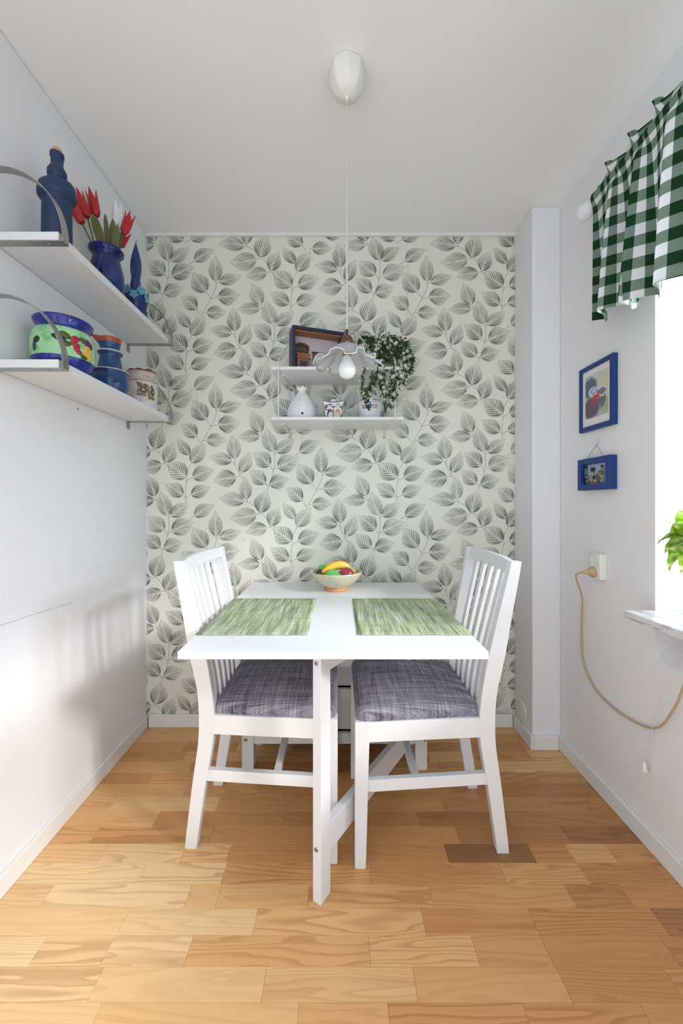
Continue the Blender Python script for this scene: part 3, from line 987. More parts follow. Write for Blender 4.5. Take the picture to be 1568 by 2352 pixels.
def ysh(px):
    return XM * FPX / (px - PX0)

# blue wax-covered bottle
y = ysh(131)
bt = thing('bottle', 'tall blue wax-covered bottle with a cork on the upper shelf', 'bottle', (XM, y, ZU))
blue_wax = paint('dark_blue_wax', (24, 50, 88), 0.5, 0.14, 60, bump=0.25)
def lump(r, z, a):
    k = 1 + 0.02 * math.sin(2 * a + z * 60) * (1 if z > 0.17 else 0.1)
    return r * k, z + (0.006 * math.sin(a + 0.5) if 0.16 < z < 0.25 else 0)
MB().lathe([(0, 0), (.039, 0), (.041, .003), (.0400, .172), (.0405, .178), (.0480, .181), (.0515, .188), (.0505, .204), (.0470, .222), (.0400, .231), (.024, .234), (.0185, .237), (.0235, .245), (.0268, .257), (.0262, .268), (.0190, .281), (.0165, .287), (.0168, .309), (.0188, .313), (.0188, .323), (.015, .325), (0, .325)], 36, c=(XM, y, ZU), rmod=lump).build('bottle_body', blue_wax, bt)
MB().lathe([(0, .322), (.0115, .322), (.0125, .336), (.011, .338), (0, .338)], 16, c=(XM, y, ZU)).build('cork', paint('cork', (196, 154, 104), 0.8, 0.25, 300), bt)

# blue glass vase with wooden tulips
y = ysh(244)
def m_blue_glass():
    n = NT('cobalt_blue_glass')
    v = n.coord()
    f = n.noise(n.vmath('MULTIPLY', v, (30, 30, 6)), 1.0, 3, 0.6, 0.8)
    col = n.ramp(f, [(0.3, lin(10, 20, 88)), (0.58, lin(26, 52, 142)), (0.82, lin(90, 116, 180))])
    return n.fin(col, 0.06, 0.6, Transmission_Weight=0.5, IOR=1.45)
vz = MB().lathe([(0, 0), (.040, 0), (.054, .016), (.063, .055), (.060, .10), (.049, .145), (.0435, .160), (.050, .171), (.0585, .181), (.060, .188), (.056, .192), (.046, .184), (.038, .165), (.042, .145), (.053, .10), (.056, .055), (.048, .022), (0, .012)], 40, c=(XM, y, ZU))
tag(vz.build('glass_vase', m_blue_glass()), 'cobalt blue glass vase holding wooden tulips on the upper shelf', 'vase')
vy, vz0 = y, ZU
red = paint('red_painted_wood', (178, 24, 36), 0.4, 0.12, 30)
whitew = paint('white_painted_wood', (224, 224, 226), 0.4, 0.03, 30)
olive = paint('olive_painted_wood', (96, 98, 52), 0.5, 0.15, 30)
def tulip(label, pb, pt, Y, mat, leaves=(), size=1.0, spin=0.0):
    b, tp = at(*pb, Y), at(*pt, Y)
    t = thing('wooden_tulip', label, 'tulip', (XM, vy, vz0 + 0.02), 0, 'wooden tulips in the blue vase')
    ax = (tp - b); L = ax.length; q = ax.to_track_quat('Z', 'Y')
    m = MB()
    def ring(r, zs, rs=None, off=0):
        return [(r * (rs[j % 2] if rs else 1) * math.cos(PI / 4 * j + spin), r * (rs[j % 2] if rs else 1) * math.sin(PI / 4 * j + spin), zs[j % 2] * L) for j in range(8)]
    R_ = 0.0165 * size
    rings = [ring(R_ * .55, (0, 0)), ring(R_ * .9, (.12, .12)), ring(R_, (.45, .45), (1, .92)), ring(R_, (.72, .58), (1, .9)), ring(R_, (1.0, .60), (1.02, .88)),
             ring(R_ * .8, (.98, .60), (1.1, 1)), ring(R_ * .75, (.5, .5)), ring(R_ * .4, (.1, .1))]
    m.loft(rings)
    m.v = [tuple(b + q @ Vector(p)) for p in m.v]
    m.build('bloom', mat, t)
    foot = Vector((XM + (b.x - XM) * 0.18, vy + (b.y - vy) * 0.15, vz0 + 0.022))
    mouth = Vector((XM + (b.x - XM) * 0.55, vy + (b.y - vy) * 0.5, vz0 + 0.185))
    mouth.x = max(XM - 0.034, min(XM + 0.034, mouth.x)); mouth.y = max(vy - 0.034, min(vy + 0.034, mouth.y))
    MB().tube([foot, mouth, b + (tp - b) * 0.03], 0.003, 8).build('stem', olive, t)
    for (p0, p1, w, Yl) in leaves:
        a, c = at(*p0, Yl), at(*p1, Yl)
        ax = c - a
        side = ax.cross(Vector((0.5, -0.85, 0))).normalized()
        nrm = side.cross(ax).normalized()
        if nrm.y > 0: nrm = -nrm
        rings = []
        for u, ww in ((0, .62), (.3, .9), (.6, 1), (.8, .85), (.93, .45), (1, .05)):
            p = a + ax * u
            e = side * w * ww
            rings.append([p - e + nrm * 0.003 * ww, p + nrm * -0.0015, p + e + nrm * 0.003 * ww, p + e + nrm * (0.003 * ww + 0.002), p + nrm * 0.002, p - e + nrm * (0.003 * ww + 0.002)])
        MB().loft(rings).build('leaf', olive, t)
tulip('red wooden tulip drooping furthest left out of the blue vase', (188, 512), (162, 462), 1.425, red, size=1.05)
tulip('red wooden tulip, second from the left in the blue vase', (201, 499), (176, 438), 1.468, red, size=1.1, spin=0.5)
tulip('tall red wooden tulip above a broad olive leaf, middle of the blue vase', (221, 497), (208, 436), 1.512, red, [((242, 588), (213, 492), 0.017, 1.487)], size=1.15, spin=0.2)
tulip('white wooden tulip in the blue vase', (267, 522), (270, 462), 1.53, whitew, [((250, 590), (241, 491), 0.009, 1.50), ((252, 590), (260, 503), 0.011, 1.505)], size=1.15)
tulip('red wooden tulip leaning right out of the blue vase', (284, 537), (300, 490), 1.50, red, [((262, 590), (270, 516), 0.012, 1.485)], size=1.05, spin=0.4)
tulip('short red wooden tulip low behind the right rim of the blue vase', (276, 567), (294, 533), 1.565, red, [((268, 588), (281, 530), 0.008, 1.50)], size=0.9)

# twisted blue candle in a blue holder with turquoise flowers
y = ysh(312)
ch = thing('candle_holder', 'dark blue candle holder trimmed with turquoise flowers, far end of the upper shelf', 'candle holder', (XM, y, ZU))
navy = paint('navy_glaze', (28, 46, 112), 0.3, 0.15, 40)
MB().lathe([(0, 0), (.034, 0), (.036, .006), (.030, .02), (.034, .05), (.044, .09), (.046, .125), (.042, .145), (.036, .146), (.036, .12), (.012, .10), (0, .10)], 36, c=(XM, y, ZU)).build('cup', navy, ch)
turq = paint('turquoise_petal', (102, 158, 178), 0.5, 0.15, 60)
for i in range(7):
    a = -1.9 + i * 0.62
    r = 0.043
    c = Vector((XM + r * math.cos(a), y + r * math.sin(a), ZU + 0.142 - 0.022 * (i % 2) + (-.05 if i == 5 else 0)))
    m = MB()
    for k in range(5):
        b = 2 * PI * k / 5 + i
        q = Matrix.Rotation(a, 3, 'Z') @ Matrix.Rotation(b, 3, 'X')
        m.ball(c + Matrix.Rotation(a, 3, 'Z') @ Vector((.004, .009 * math.cos(b), .009 * math.sin(b))), (.0035, .0115, .0085), q, 10, 6)
    m.build('flower', turq, ch)
MB().tube([(XM + .045, y, ZU + .10), (XM + .06, y - .01, ZU + .085), (XM + .07, y - .012, ZU + .072)], .0012, 6).build('wire_stem', olive, ch)
cd = MB()
rings = []
H_, z0 = 0.262, ZU + 0.105
for i in range(41):
    u = i / 40
    r = 0.0262 * (0.80 + 0.20 * min(1, u / 0.25)) * (1 if u < 0.5 else max(0.03, 1 - ((u - 0.5) / 0.5) ** 1.55))
    tw = u * 4.4 + 0.3
    ring = []
    for j in range(24):
        a = 2 * PI * j / 24
        e = 0.60 + 0.40 * abs(math.cos(a)) ** 1.3
        ring.append((XM + r * e * math.cos(a + tw) * 1.0, y + r * e * math.sin(a + tw), z0 + H_ * u))
    rings.append(ring)
cd.loft(rings, smooth=True)
cn = thing('candle', 'twisted dark blue candle standing in the flowered holder', 'candle', (XM, y, z0))
cd.build('wax', paint('blue_candle_wax', (26, 58, 116), 0.35, 0.08, 40), cn)
MB().tube([(XM, y, z0 + H_ - .002), (XM + .001, y, z0 + H_ + .006), (XM + .005, y, z0 + H_ + .010)], .0009, 6).build('wick', M['dark'], cn)

# green basket-weave pot with blue rim
y = ysh(146)
th0 = math.atan2(-y, -XM)
def m_weave():
    n = NT('green_basket_glaze')
    v = cyl_coord(n, 0.085, th0)
    s = n.n('ShaderNodeSeparateXYZ', {0: v})
    a = n.math('SINE', n.math('MULTIPLY', s.outputs[1], 900))
    st = n.n('ShaderNodeTexBrick', {'Vector': v, 'Color1': lin(176, 224, 170), 'Color2': lin(206, 238, 202), 'Mortar': lin(104, 186, 104), 'Scale': 125.0, 'Mortar Size': 0.06, 'Brick Width': 0.9, 'Row Height': 0.36})
    g = n.noise(v, 28, 2)
    col = n.mix(n.math('MULTIPLY', n.mrange(g, 0.48, 0.68), 0.7), st.outputs['Color'], lin(72, 170, 74))
    return n.fin(col, 0.2, 0.5, normal=n.bump(st.outputs['Fac'], -0.5, 0.002))
def m_cobalt():
    n = NT('cobalt_glaze')
    f = n.noise(n.coord(), 36, 3, 0.5, 0.6)
    return n.fin(n.ramp(f, [(0.3, lin(14, 20, 92)), (0.55, lin(26, 40, 150)), (0.72, lin(70, 76, 150))]), 0.1, 0.6)
gp = thing('flower_pot', 'green basket-weave pot with cobalt blue rim and moulded flowers on the lower shelf', 'pot', (XM, y, ZL))
pp = [(0, 0), (.056, 0), (.062, .004), (.078, .026), (.0845, .044), (.0865, .070), (.086, .100), (.082, .122), (.075, .133), (.071, .138), (.072, .145), (.079, .158), (.0815, .165), (.078, .169), (.070, .160), (.062, .144), (.070, .12), (.076, .08), (.06, .02), (0, .012)]
MB().lathe(pp, 56, c=(XM, y, ZL), mats=[1, 1, 1, 1, 0, 0, 0, 0, 1, 1, 1, 1, 1, 1, 1, 1, 1, 1, 1]).build('pot_body', [m_weave(), m_cobalt()], gp)
def on_pot(u, h, R=0.0865):
    a = th0 + u / R
    return a, Vector((XM + R * math.cos(a), y + R * math.sin(a), ZL + h))
def relief(name, items, mat, R=0.0865):
    for u, h, ru, rh, rot in items:
        a, c = on_pot(u, h, R)
        MB().ball(c, (.0034, ru, rh), Matrix.Rotation(a, 3, 'Z') @ Matrix.Rotation(rot, 3, 'X'), 12, 8).build(name, mat, gp)
gl = lambda nm, c: paint(nm, c, 0.15, 0.15, 90)
relief('moulded_leaf', [(-.012, .092, .020, .008, -.35), (-.075, .085, .012, .010, .2), (-.083, .07, .006, .018, 0)], gl('teal_glaze', (22, 50, 72)))
relief('moulded_leaf', [(.004, .103, .016, .009, -.5), (.008, .078, .012, .008, .2), (.052, .100, .012, .007, -.6), (.056, .050, .010, .009, .3)], gl('moss_glaze', (70, 84, 34)))
relief('moulded_petal', [(.030, .098, .012, .010, .3), (.026, .086, .009, .013, .2), (.034, .074, .009, .013, -.3), (.040, .062, .010, .008, -.5)], gl('crimson_glaze', (172, 36, 62)))
relief('pansy_petal', [(.068, .077, .013, .013, 0), (.076, .060, .012, .014, .3), (.062, .060, .009, .010, 0)], gl('yellow_glaze', (226, 182, 76)))
relief('pansy_petal', [(.066, .098, .013, .011, .2), (.080, .092, .010, .012, -.2)], gl('violet_glaze', (92, 52, 110)))

# blue stoneware jug
y = ysh(253)
tj = math.atan2(-y, -XM)
jg = thing('jug', 'blue glazed waisted jug with terracotta rim and pouring lip on the lower shelf', 'jug', (XM, y, ZL))
sa = tj - 1.45
def lip(r, z, a):
    d = math.atan2(math.sin(a - sa), math.cos(a - sa))
    k = math.exp(-(d / 0.28) ** 2) * max(0, min(1, (z - 0.196) / 0.028))
    return r + 0.026 * k, z + 0.004 * k
jp = [(0, 0), (.046, 0), (.052, .008), (.062, .035), (.0635, .06), (.060, .082), (.056, .088), (.0605, .092), (.0615, .097), (.058, .1015), (.045, .104), (.041, .122), (.036, .150), (.034, .160), (.0415, .165), (.043, .170), (.0415, .175), (.0335, .178), (.0325, .184), (.0345, .200), (.0362, .2055), (.0385, .220), (.0385, .2235), (.0365, .2235), (.034, .205), (.030, .18), (.03, .16), (.04, .10), (0, .03)]
jm = [0] * (len(jp) - 1)
for i in (8, 14 + 1): jm[i] = 2
jm[15] = 2
for i in (20, 21, 22, 23): jm[i] = 1
MB().lathe(jp, 48, c=(XM, y, ZL), rmod=lip, mats=jm).build('jug_body', [paint('steel_blue_glaze', (34, 74, 122), 0.14, 0.12, 30), paint('terracotta_glaze', (178, 82, 52), 0.2, 0.08), paint('cream_line_glaze', (226, 222, 214), 0.2, 0.03)], jg)
for zz, rr_ in ((0.0915, .0614), (0.166, .0432)):
    ring = MB()
    ring.tube([(XM + rr_ * math.cos(2 * PI * i / 40), y + rr_ * math.sin(2 * PI * i / 40), ZL + zz + 0.007) for i in range(41)], 0.0011, 6, cap=False)
    ring.build('painted_line', paint('white_line', (232, 230, 226), 0.25, 0.02), jg)

# brown and white flowered jar
y = ysh(326)
ta = math.atan2(-y, -XM)
def m_jar():
    n = NT('painted_earthenware')
    v = cyl_coord(n, 0.062, ta)
    base = n.ramp(n.noise(n.coord(), 30, 3), [(0.3, lin(212, 200, 190)), (0.7, lin(232, 228, 224))])
    ol, dk, pu, pk = lin(138, 116, 74), lin(56, 38, 30), lin(84, 72, 82), lin(220, 164, 140)
    it = [(-.008, .108, .012, .011, ol), (.014, .107, .011, .009, ol), (.040, .103, .008, .010, ol),
          (-.014, .112, .003, .003, dk), (-.010, .106, .003, .003, dk), (-.004, .101, .0035, .003, dk), (.012, .108, .0035, .003, dk), (.018, .102, .003, .003, dk), (-.021, .119, .004, .003, dk),
          (.006, .087, .0175, .0165, pu), (.006, .088, .006, .005, pk), (.046, .083, .011, .018, pu), (.047, .084, .003, .006, pk),
          (.026, .088, .005, .020, ol), (.030, .068, .007, .022, ol), (-.016, .080, .003, .012, ol), (.0, .066, .024, .006, ol), (.045, .057, .014, .008, ol)]
    col = blobs(n, v, base, it, 0.25, 0.008, 140)
    return n.fin(col, 0.3, 0.45)
jr = thing('earthenware_jar', 'small brown and white jar painted with flowers at the far end of the lower shelf', 'jar', (XM, y, ZL))
brown = paint('brown_glaze_line', (176, 120, 88), 0.3, 0.12, 60)
cream = paint('cream_slip_neck', (214, 204, 196), 0.3, 0.05, 40)
jp = [(0, 0), (.060, 0), (.062, .004), (.0625, .122), (.0645, .126), (.0655, .130), (.064, .134), (.060, .136), (.0585, .139), (.053, .141), (.0485, .146), (.049, .155), (.054, .163), (.0635, .167), (.0645, .170), (.063, .173), (.052, .173), (.043, .155), (.043, .145), (.055, .12), (.05, .02), (0, .02)]
jm = [0, 0, 0, 2, 1, 2, 1, 2, 2, 2, 2, 2, 2, 1, 1, 1, 1, 1, 1, 1, 1]
MB().lathe(jp, 48, c=(XM, y, ZL), mats=jm).build('jar_body', [m_jar(), brown, cream], jr)
MB().lathe([(0, .172), (.048, .172), (.0565, .1735), (.057, .178), (.050, .181), (0, .183)], 48, c=(XM, y, ZL), rmod=lambda r, z, a: (r * (1 + .03 * math.sin(11 * a)), z + (.0022 * math.sin(9 * a + 1) if r > .04 else 0))).build('dark_rim', paint('burnt_umber_glaze', (58, 36, 26), 0.3, 0.2, 60), jr)
# brushed lettering round the neck
tx = MB()
def neck(u, h):
    a = ta + u / 0.0495
    return (XM + 0.0495 * math.cos(a), y + 0.0495 * math.sin(a), ZL + h)
for st in ([(.0135, .1595), (.010, .1615), (.006, .1600), (.004, .1555), (.0055, .1515), (.009, .1505), (.013, .1515)], [(.0115, .1600), (.0085, .156), (.009, .152), (.0125, .1525), (.0145, .157), (.0125, .1605)],
           [(.0165, .1525), (.0175, .1485), (.0185, .152), (.0210, .1525), (.0215, .1485)], [(.0245, .1525), (.0248, .1487), (.027, .149)], [(.0285, .1535), (.0287, .149)], [(.0305, .152), (.033, .1525), (.032, .149), (.035, .150)]):
    P_, R_ = smooth_path([neck(*p) for p in st], [.0007] * len(st), 5 * len(st))
    tx.tube(P_, .0007, 5)
tx.build('lettering', brown, jr)

# ------------------------------------------------------------------ wire shelf on the leaf wallpaper
HX0, HX1, HY0, HZ1, HZ2, HT = -0.3015, 0.2863, 1.772, 1.493, 1.717, 0.014
ws = thing('wire_shelf', 'small white two-tier shelf hung on white wires against the leaf wallpaper', 'shelf', ((HX0 + HX1) / 2, 1.9, HZ1))
for z in (HZ1, HZ2):
    o = MB().box(HX0, HX1, HY0, YB - 0.004, z, z + HT).build('shelf_board', M['white2'], ws, bevel=0.0015)
for xf, xb in ((-0.2686, -0.248), (0.249, 0.228)):
    r = 0.0024
    m = MB()
    yw, yf = YB - 0.004, HY0 - 0.0032
    m.tube([(xb, yw, HZ1 - 0.034), (xb, yw, HZ1 - 0.004), (xb, yw - 0.006, HZ1 - 0.0026), (xf, yf + 0.004, HZ1 - 0.0026), (xf, yf, HZ1 + 0.001), (xf, yf, 1.756), (xf, yf + 0.004, 1.762), (xb, yw - 0.004, 1.925), (xb, yw, 1.932), (xb, yw, 1.96)], r, 8)
    m.tube([(xf, yf, HZ2 - 0.0026), (xf, yf + 0.004, HZ2 - 0.0026), (xb, yw - 0.004, HZ2 - 0.0026), (xb, yw, HZ2 - 0.006), (xb, yw, HZ1 + HT)], r, 8)
    for zc in (HZ1 - 0.040, 1.966):
        m.tube([(xb + 0.0065 * math.cos(2 * PI * i / 16), yw, zc + 0.0065 * math.sin(2 * PI * i / 16)) for i in range(17)], r, 8, cap=False)
    w = m.build('wire_side', M['white2'], ws)
    for zc in (HZ1 - 0.040, 1.966):
        bolt((xb, yw - 0.001, zc), (0, -1, 0), 0.0045).build('screw', [M['steel_bolt'], M['dark']], w)
    for z in (HZ1, HZ2):
        MB().box(xf * 0.95 - 0.006, xf * 0.95 + 0.006, HY0 + 0.066, HY0 + 0.074, z - 0.006, z).build('wire_clip', M['plastic'], w)
ZB, ZT = HZ1 + HT, HZ2 + HT

# garlic jar like a tied sack
c = Vector((-0.1747, 1.885, ZB))
gk = thing('garlic_keeper', 'white glazed garlic pot shaped like a tied sack on the wire shelf', 'pot', c)
def sack(r, z, a):
    k = 1 + (0.03 * math.cos(5 * a + 0.6) + 0.018 * math.cos(9 * a)) * min(1, z / 0.05) * (1.4 if z > .14 else 1)
    return r * k, z + (0.003 * math.cos(5 * a) if z > 0.15 else 0)
MB().lathe([(0, 0), (.060, 0), (.066, .006), (.0695, .03), (.068, .048), (.060, .072), (.048, .096), (.034, .118), (.0215, .134), (.0172, .141), (.0195, .148), (.0245, .155), (.025, .160), (.021, .163), (.014, .158), (0, .150)], 60, c=c, rmod=sack).build('pot_body', M['chalk'], gk)
MB().ball(c + Vector((0.008, -0.0695, 0.026)), (.0055, .003, .0055), nu=12, nv=8).build('air_hole', M['dark'], gk)
ln = MB()
ln.tube([c + Vector((0.053 * math.cos(a), 0.053 * math.sin(a), 0.0885 + 0.004 * math.sin(3 * a))) for a in [2 * PI * i / 40 for i in range(41)]], .0012, 6, cap=False)
ln.build('cord_relief', M['chalk'], gk)

# little blue and white lidded dish
c = Vector((-0.0254, 1.865, ZB))
sd = thing('sugar_dish', 'small square blue and white patterned dish with lid between the two white pots', 'dish', c)
def m_dish():
    n = NT('imari_pattern')
    s = n.n('ShaderNodeSeparateXYZ', {0: n.coord()})
    v = n.n('ShaderNodeCombineXYZ', {0: s.outputs[0], 1: s.outputs[2]}).outputs[0]
    wt, go, br = lin(226, 226, 228), lin(196, 150, 70), lin(150, 88, 60)
    it = [(-.016, .030, .022, .030, wt), (-.015, .022, .014, .026, lin(34, 40, 96)), (-.012, .014, .012, .022, lin(206, 214, 212)),
          (.018, .034, .022, .026, wt), (.020, .022, .013, .026, go), (.018, .012, .011, .022, lin(206, 214, 212)),
          (.0, .030, .003, .022, br), (-.024, .044, .010, .004, br)]
    return n.fin(blobs(n, v, lin(26, 32, 92), it, 0.12, 0.004, 120), 0.15, 0.5)
def sq(h, z, up=0.0):
    p = []
    for k in range(16):
        a = 2 * PI * k / 16 + PI / 4
        f = 1 / max(abs(math.cos(a)), abs(math.sin(a)))
        corner = (f - 1) / 0.414
        p.append((c.x + h * f * math.cos(a), c.y + h * f * math.sin(a), c.z + z + up * corner ** 2))
    return p
MB().loft([sq(.041, 0), sq(.042, .004), sq(.0385, .035), sq(.0365, .060)]).build('dish_body', m_dish(), sd, bevel=0.002)
n_ = NT('imari_lid')
s_ = n_.n('ShaderNodeSeparateXYZ', {0: n_.coord()})
lid_m = n_.fin(blobs(n_, n_.n('ShaderNodeCombineXYZ', {0: s_.outputs[0], 1: s_.outputs[2]}).outputs[0], lin(228, 228, 230), [(-.014, .007, .010, .0025, lin(150, 100, 70)), (.022, .008, .008, .002, lin(130, 90, 70)), (-.03, .004, .006, .002, lin(60, 60, 110))], 0.3, 0.003, 150), 0.15, 0.5)
lo = MB().loft([sq(.036, .060), sq(.044, .066, .003), sq(.0475, .073, .007), sq(.0475, .0755, .007), sq(.03, .077, .002), sq(.012, .082)]).build('dish_lid', lid_m, sd, bevel=0.001)
MB().lathe([(.010, .080), (.012, .086), (.0165, .096), (.015, .099), (0, .100)], 20, c=c).build('lid_knob', M['chalk'], lo)
MB().tube([Vector(p) + Vector((0, 0, .0012)) for p in sq(.0475, .0755, .007)] + [Vector(sq(.0475, .0755, .007)[0]) + Vector((0, 0, .0012))], .0012, 6, cap=False).build('blue_edge', navy, lo)

# white jar with a painted rose
c = Vector((0.1455, 1.885, ZB))
tf = math.atan2(-c.y, -c.x)
def m_rose():
    n = NT('white_porcelain_rose')
    v = cyl_coord(n, 0.056, tf)
    rd, gr = lin(176, 84, 84), lin(92, 110, 60)
    it = [(0, .062, .0105, .0105, lin(52, 96, 166)), (0, .062, .006, .006, lin(96, 140, 200)), (0, .061, .0025, .0025, lin(40, 76, 150)), (-.004, .071, .004, .003, lin(40, 50, 120)),
          (-.030, .061, .006, .009, rd), (-.029, .062, .003, .004, lin(232, 180, 176)), (.031, .062, .005, .009, rd), (.031, .062, .0025, .005, lin(238, 176, 172)),
          (-.017, .065, .007, .003, gr), (-.020, .055, .003, .005, lin(170, 150, 120)), (.016, .066, .004, .003, gr), (.018, .056, .006, .002, gr), (.022, .067, .002, .002, gr),
          (.003, .046, .002, .004, lin(196, 164, 140)), (-.010, .050, .0015, .003, lin(190, 150, 130)), (.012, .050, .0015, .003, lin(196, 164, 140)), (.0, .078, .004, .003, lin(226, 214, 150))]
    return n.fin(blobs(n, v, lin(238, 238, 241), it, 0.3, 0.003, 220), 0.12, 0.5)
wj = thing('porcelain_jar', 'white lidded porcelain jar with a painted blue rose under the hanging plant', 'jar', c)
MB().lathe([(0, 0), (.042, 0), (.044, .004), (.050, .03), (.0575, .068), (.0575, .082), (.053, .092), (.046, .096), (.044, .098), (.03, .098), (0, .09)], 44, c=c).build('jar_body', m_rose(), wj)
ld = MB().lathe([(.046, .098), (.047, .101), (.044, .112), (.034, .123), (.016, .129), (0, .130)], 40, c=c).build('jar_lid', M['chalk'], wj)
MB().lathe([(.005, .128), (.004, .134), (.008, .141), (.007, .146), (0, .148)], 16, c=c).build('lid_knob', M['chalk'], ld)
for s in (-1, 1):
    a = tf + s * PI / 2 * 1.02
    pts = [c + Vector((R_ * math.cos(a), R_ * math.sin(a), z)) for R_, z in ((.054, .05), (.064, .056), (.066, .066), (.062, .076), (.0555, .08))]
    MB().tube(pts, .003, 8).build('handle', M['chalk'], wj)

# shadow box with a miniature kitchen
yaw = math.atan2(0.083, 0.2407)
sb = thing('shadow_box', 'navy framed shadow box with a miniature kitchen inside on the wire shelf', 'shadow box', (-0.2116, 1.822, ZT), yaw)
navy_w = paint('navy_painted_wood', (18, 34, 70), 0.4, 0.08, 40)
L_, D_, Hh, b_ = 0.2546, 0.075, 0.2085, 0.014
fr = MB().box(0, b_, 0, D_, 0, Hh).box(L_ - b_, L_, 0, D_, 0, Hh).box(b_, L_ - b_, 0, D_, 0, b_).box(b_, L_ - b_, 0, D_, Hh - b_, Hh)
fr.box(0, L_, D_ - 0.004, D_, 0, Hh)
fr.build('frame', navy_w, sb, world=False, bevel=0.0012)
def m_mini():
    n = NT('pink_striped_miniature_wallpaper')
    s = n.n('ShaderNodeSeparateXYZ', {0: n.coord()})
    f = n.noise(n.vmath('MULTIPLY', n.coord(), (90, 1, 420)), 1.0, 2)
    return n.fin(n.ramp(f, [(0.35, lin(186, 172, 178)), (0.65, lin(212, 204, 208))]), 0.6, 0.3)
MB().box(b_, L_ - b_, D_ - 0.010, D_ - 0.004, b_, Hh - b_).build('back_card', m_mini(), sb, world=False)
wood_m = paint('brown_miniature_wood', (150, 98, 66), 0.45, 0.18, 70)
wood_d = paint('dark_miniature_wood', (92, 66, 56), 0.45, 0.15, 90)
MB().box(b_, L_ - b_, 0.010, D_ - 0.010, Hh - b_ - 0.008, Hh - b_).build('plank_ceiling', wood_m, sb, world=False)
cb = MB().box(.028, .088, .030, .062, b_, .092).box(.024, .092, .026, .064, .088, .096).box(.022, .094, .024, .064, .070, .074)
co = cb.build('miniature_cabinet', wood_m, sb, world=False, bevel=0.001)
MB().box(.040, .077, .0285, .030, .022, .060).build('cabinet_door', paint('slate_miniature_door', (62, 60, 62), 0.5, 0.1), co, world=False).location -= Vector(co.location)
SZ = 0.012
sh = MB().box(.026, .090, .052, .064, .098 + SZ, .104 + SZ).box(.026, .030, .050, .064, .104 + SZ, .128 + SZ).box(.086, .090, .050, .064, .104 + SZ, .128 + SZ).box(.026, .090, .062, .065, .104 + SZ, .130 + SZ)
for i in range(5):
    sh.ball((.034 + i * .012, .058, .128 + SZ + (.008 if i in (1, 2, 3) else .002)), (.0065, .006, .008), nu=10, nv=6)
sh.build('miniature_shelf', wood_d, sb, world=False)
mw = MB().box(.108, .170, .058, .065, .114, .120).box(.112, .116, .058, .064, .05, .114).box(.162, .166, .058, .064, .05, .114)
for i in range(5):
    mw.box(.118 + i * .009, .123 + i * .009, .060, .064, .098, .114)
mw.build('miniature_window', wood_d, sb, world=False)

# trailing artificial plant in a green pot
pc = Vector((0.170, 1.885, ZT))
pl = thing('trailing_plant', 'trailing green plant with tiny white flowers hanging from the wire shelf', 'plant', pc)
MB().lathe([(0, 0), (.034, 0), (.036, .003), (.046, .085), (.049, .088), (.049, .095), (.045, .096), (.042, .085), (0, .080)], 32, c=pc).build('pot', paint('bright_green_plastic', (40, 120, 44), 0.3, 0.08, 30), pl)
rp = random.Random(3)
fol, blo = MB(), MB()
def frond(p, d, L, w, nrm, mb, mat=0):
    d = d.normalized()
    s = d.cross(nrm)
    if s.length < 1e-3: s = d.orthogonal()
    s.normalize(); n_ = s.cross(d).normalized()
    droop = Vector((0, 0, -0.25 * L))
    v = [p, p + d * L * .45 + s * w + n_ * w * .5, p + d * L * .5, p + d * L * .45 - s * w + n_ * w * .5, p + d * L + droop]
    mb.add(v, [(0, 1, 2), (0, 2, 3), (1, 4, 2), (2, 4, 3)], False, mat)
def rv():
    while True:
        v = Vector((rp.uniform(-1, 1), rp.uniform(-1, 1), rp.uniform(-1, 1)))
        if 0.1 < v.length < 1: return v.normalized()
def flower(p):
    n_ = (rv() + Vector((0, -1.2, 0.4))).normalized()
    s = n_.orthogonal().normalized()
    for k in range(5):
        d = Matrix.Rotation(2 * PI * k / 5, 3, n_) @ s
        frond(p, d + n_ * 0.15, 0.0105, 0.0024, n_, blo)
def whorl(p, d, k=4, L=0.016):
    for i in range(k):
        e = rv() * 0.9 + d * 0.6
        frond(p, e, L * rp.uniform(.7, 1.25), L * .2, rv(), fol)
strands = [
    (((852, 800), (838, 845), (830, 885), (836, 912), (845, 936)), 1.78, 1.75), (((862, 800), (856, 850), (850, 895), (843, 925)), 1.79, 1.755),
    (((872, 800), (882, 855), (880, 900), (885, 942)), 1.78, 1.745), (((885, 800), (902, 850), (896, 895), (895, 930)), 1.80, 1.75),
    (((892, 800), (915, 840), (917, 875), (906, 915)), 1.81, 1.76), (((900, 795), (930, 815), (936, 850), (926, 880)), 1.83, 1.78),
    (((905, 790), (938, 805), (946, 835), (941, 855)), 1.85, 1.79), (((895, 780), (925, 785), (945, 812), (944, 830)), 1.88, 1.83),
    (((860, 785), (838, 776), (824, 786)), 1.85, 1.81), (((860, 795), (850, 830), (868, 862), (873, 890)), 1.76, 1.74),
    (((888, 800), (908, 870), (900, 912)), 1.77, 1.75), (((868, 800), (862, 870), (838, 900)), 1.77, 1.745), (((880, 790), (910, 800), (925, 845), (912, 868)), 1.79, 1.76)]
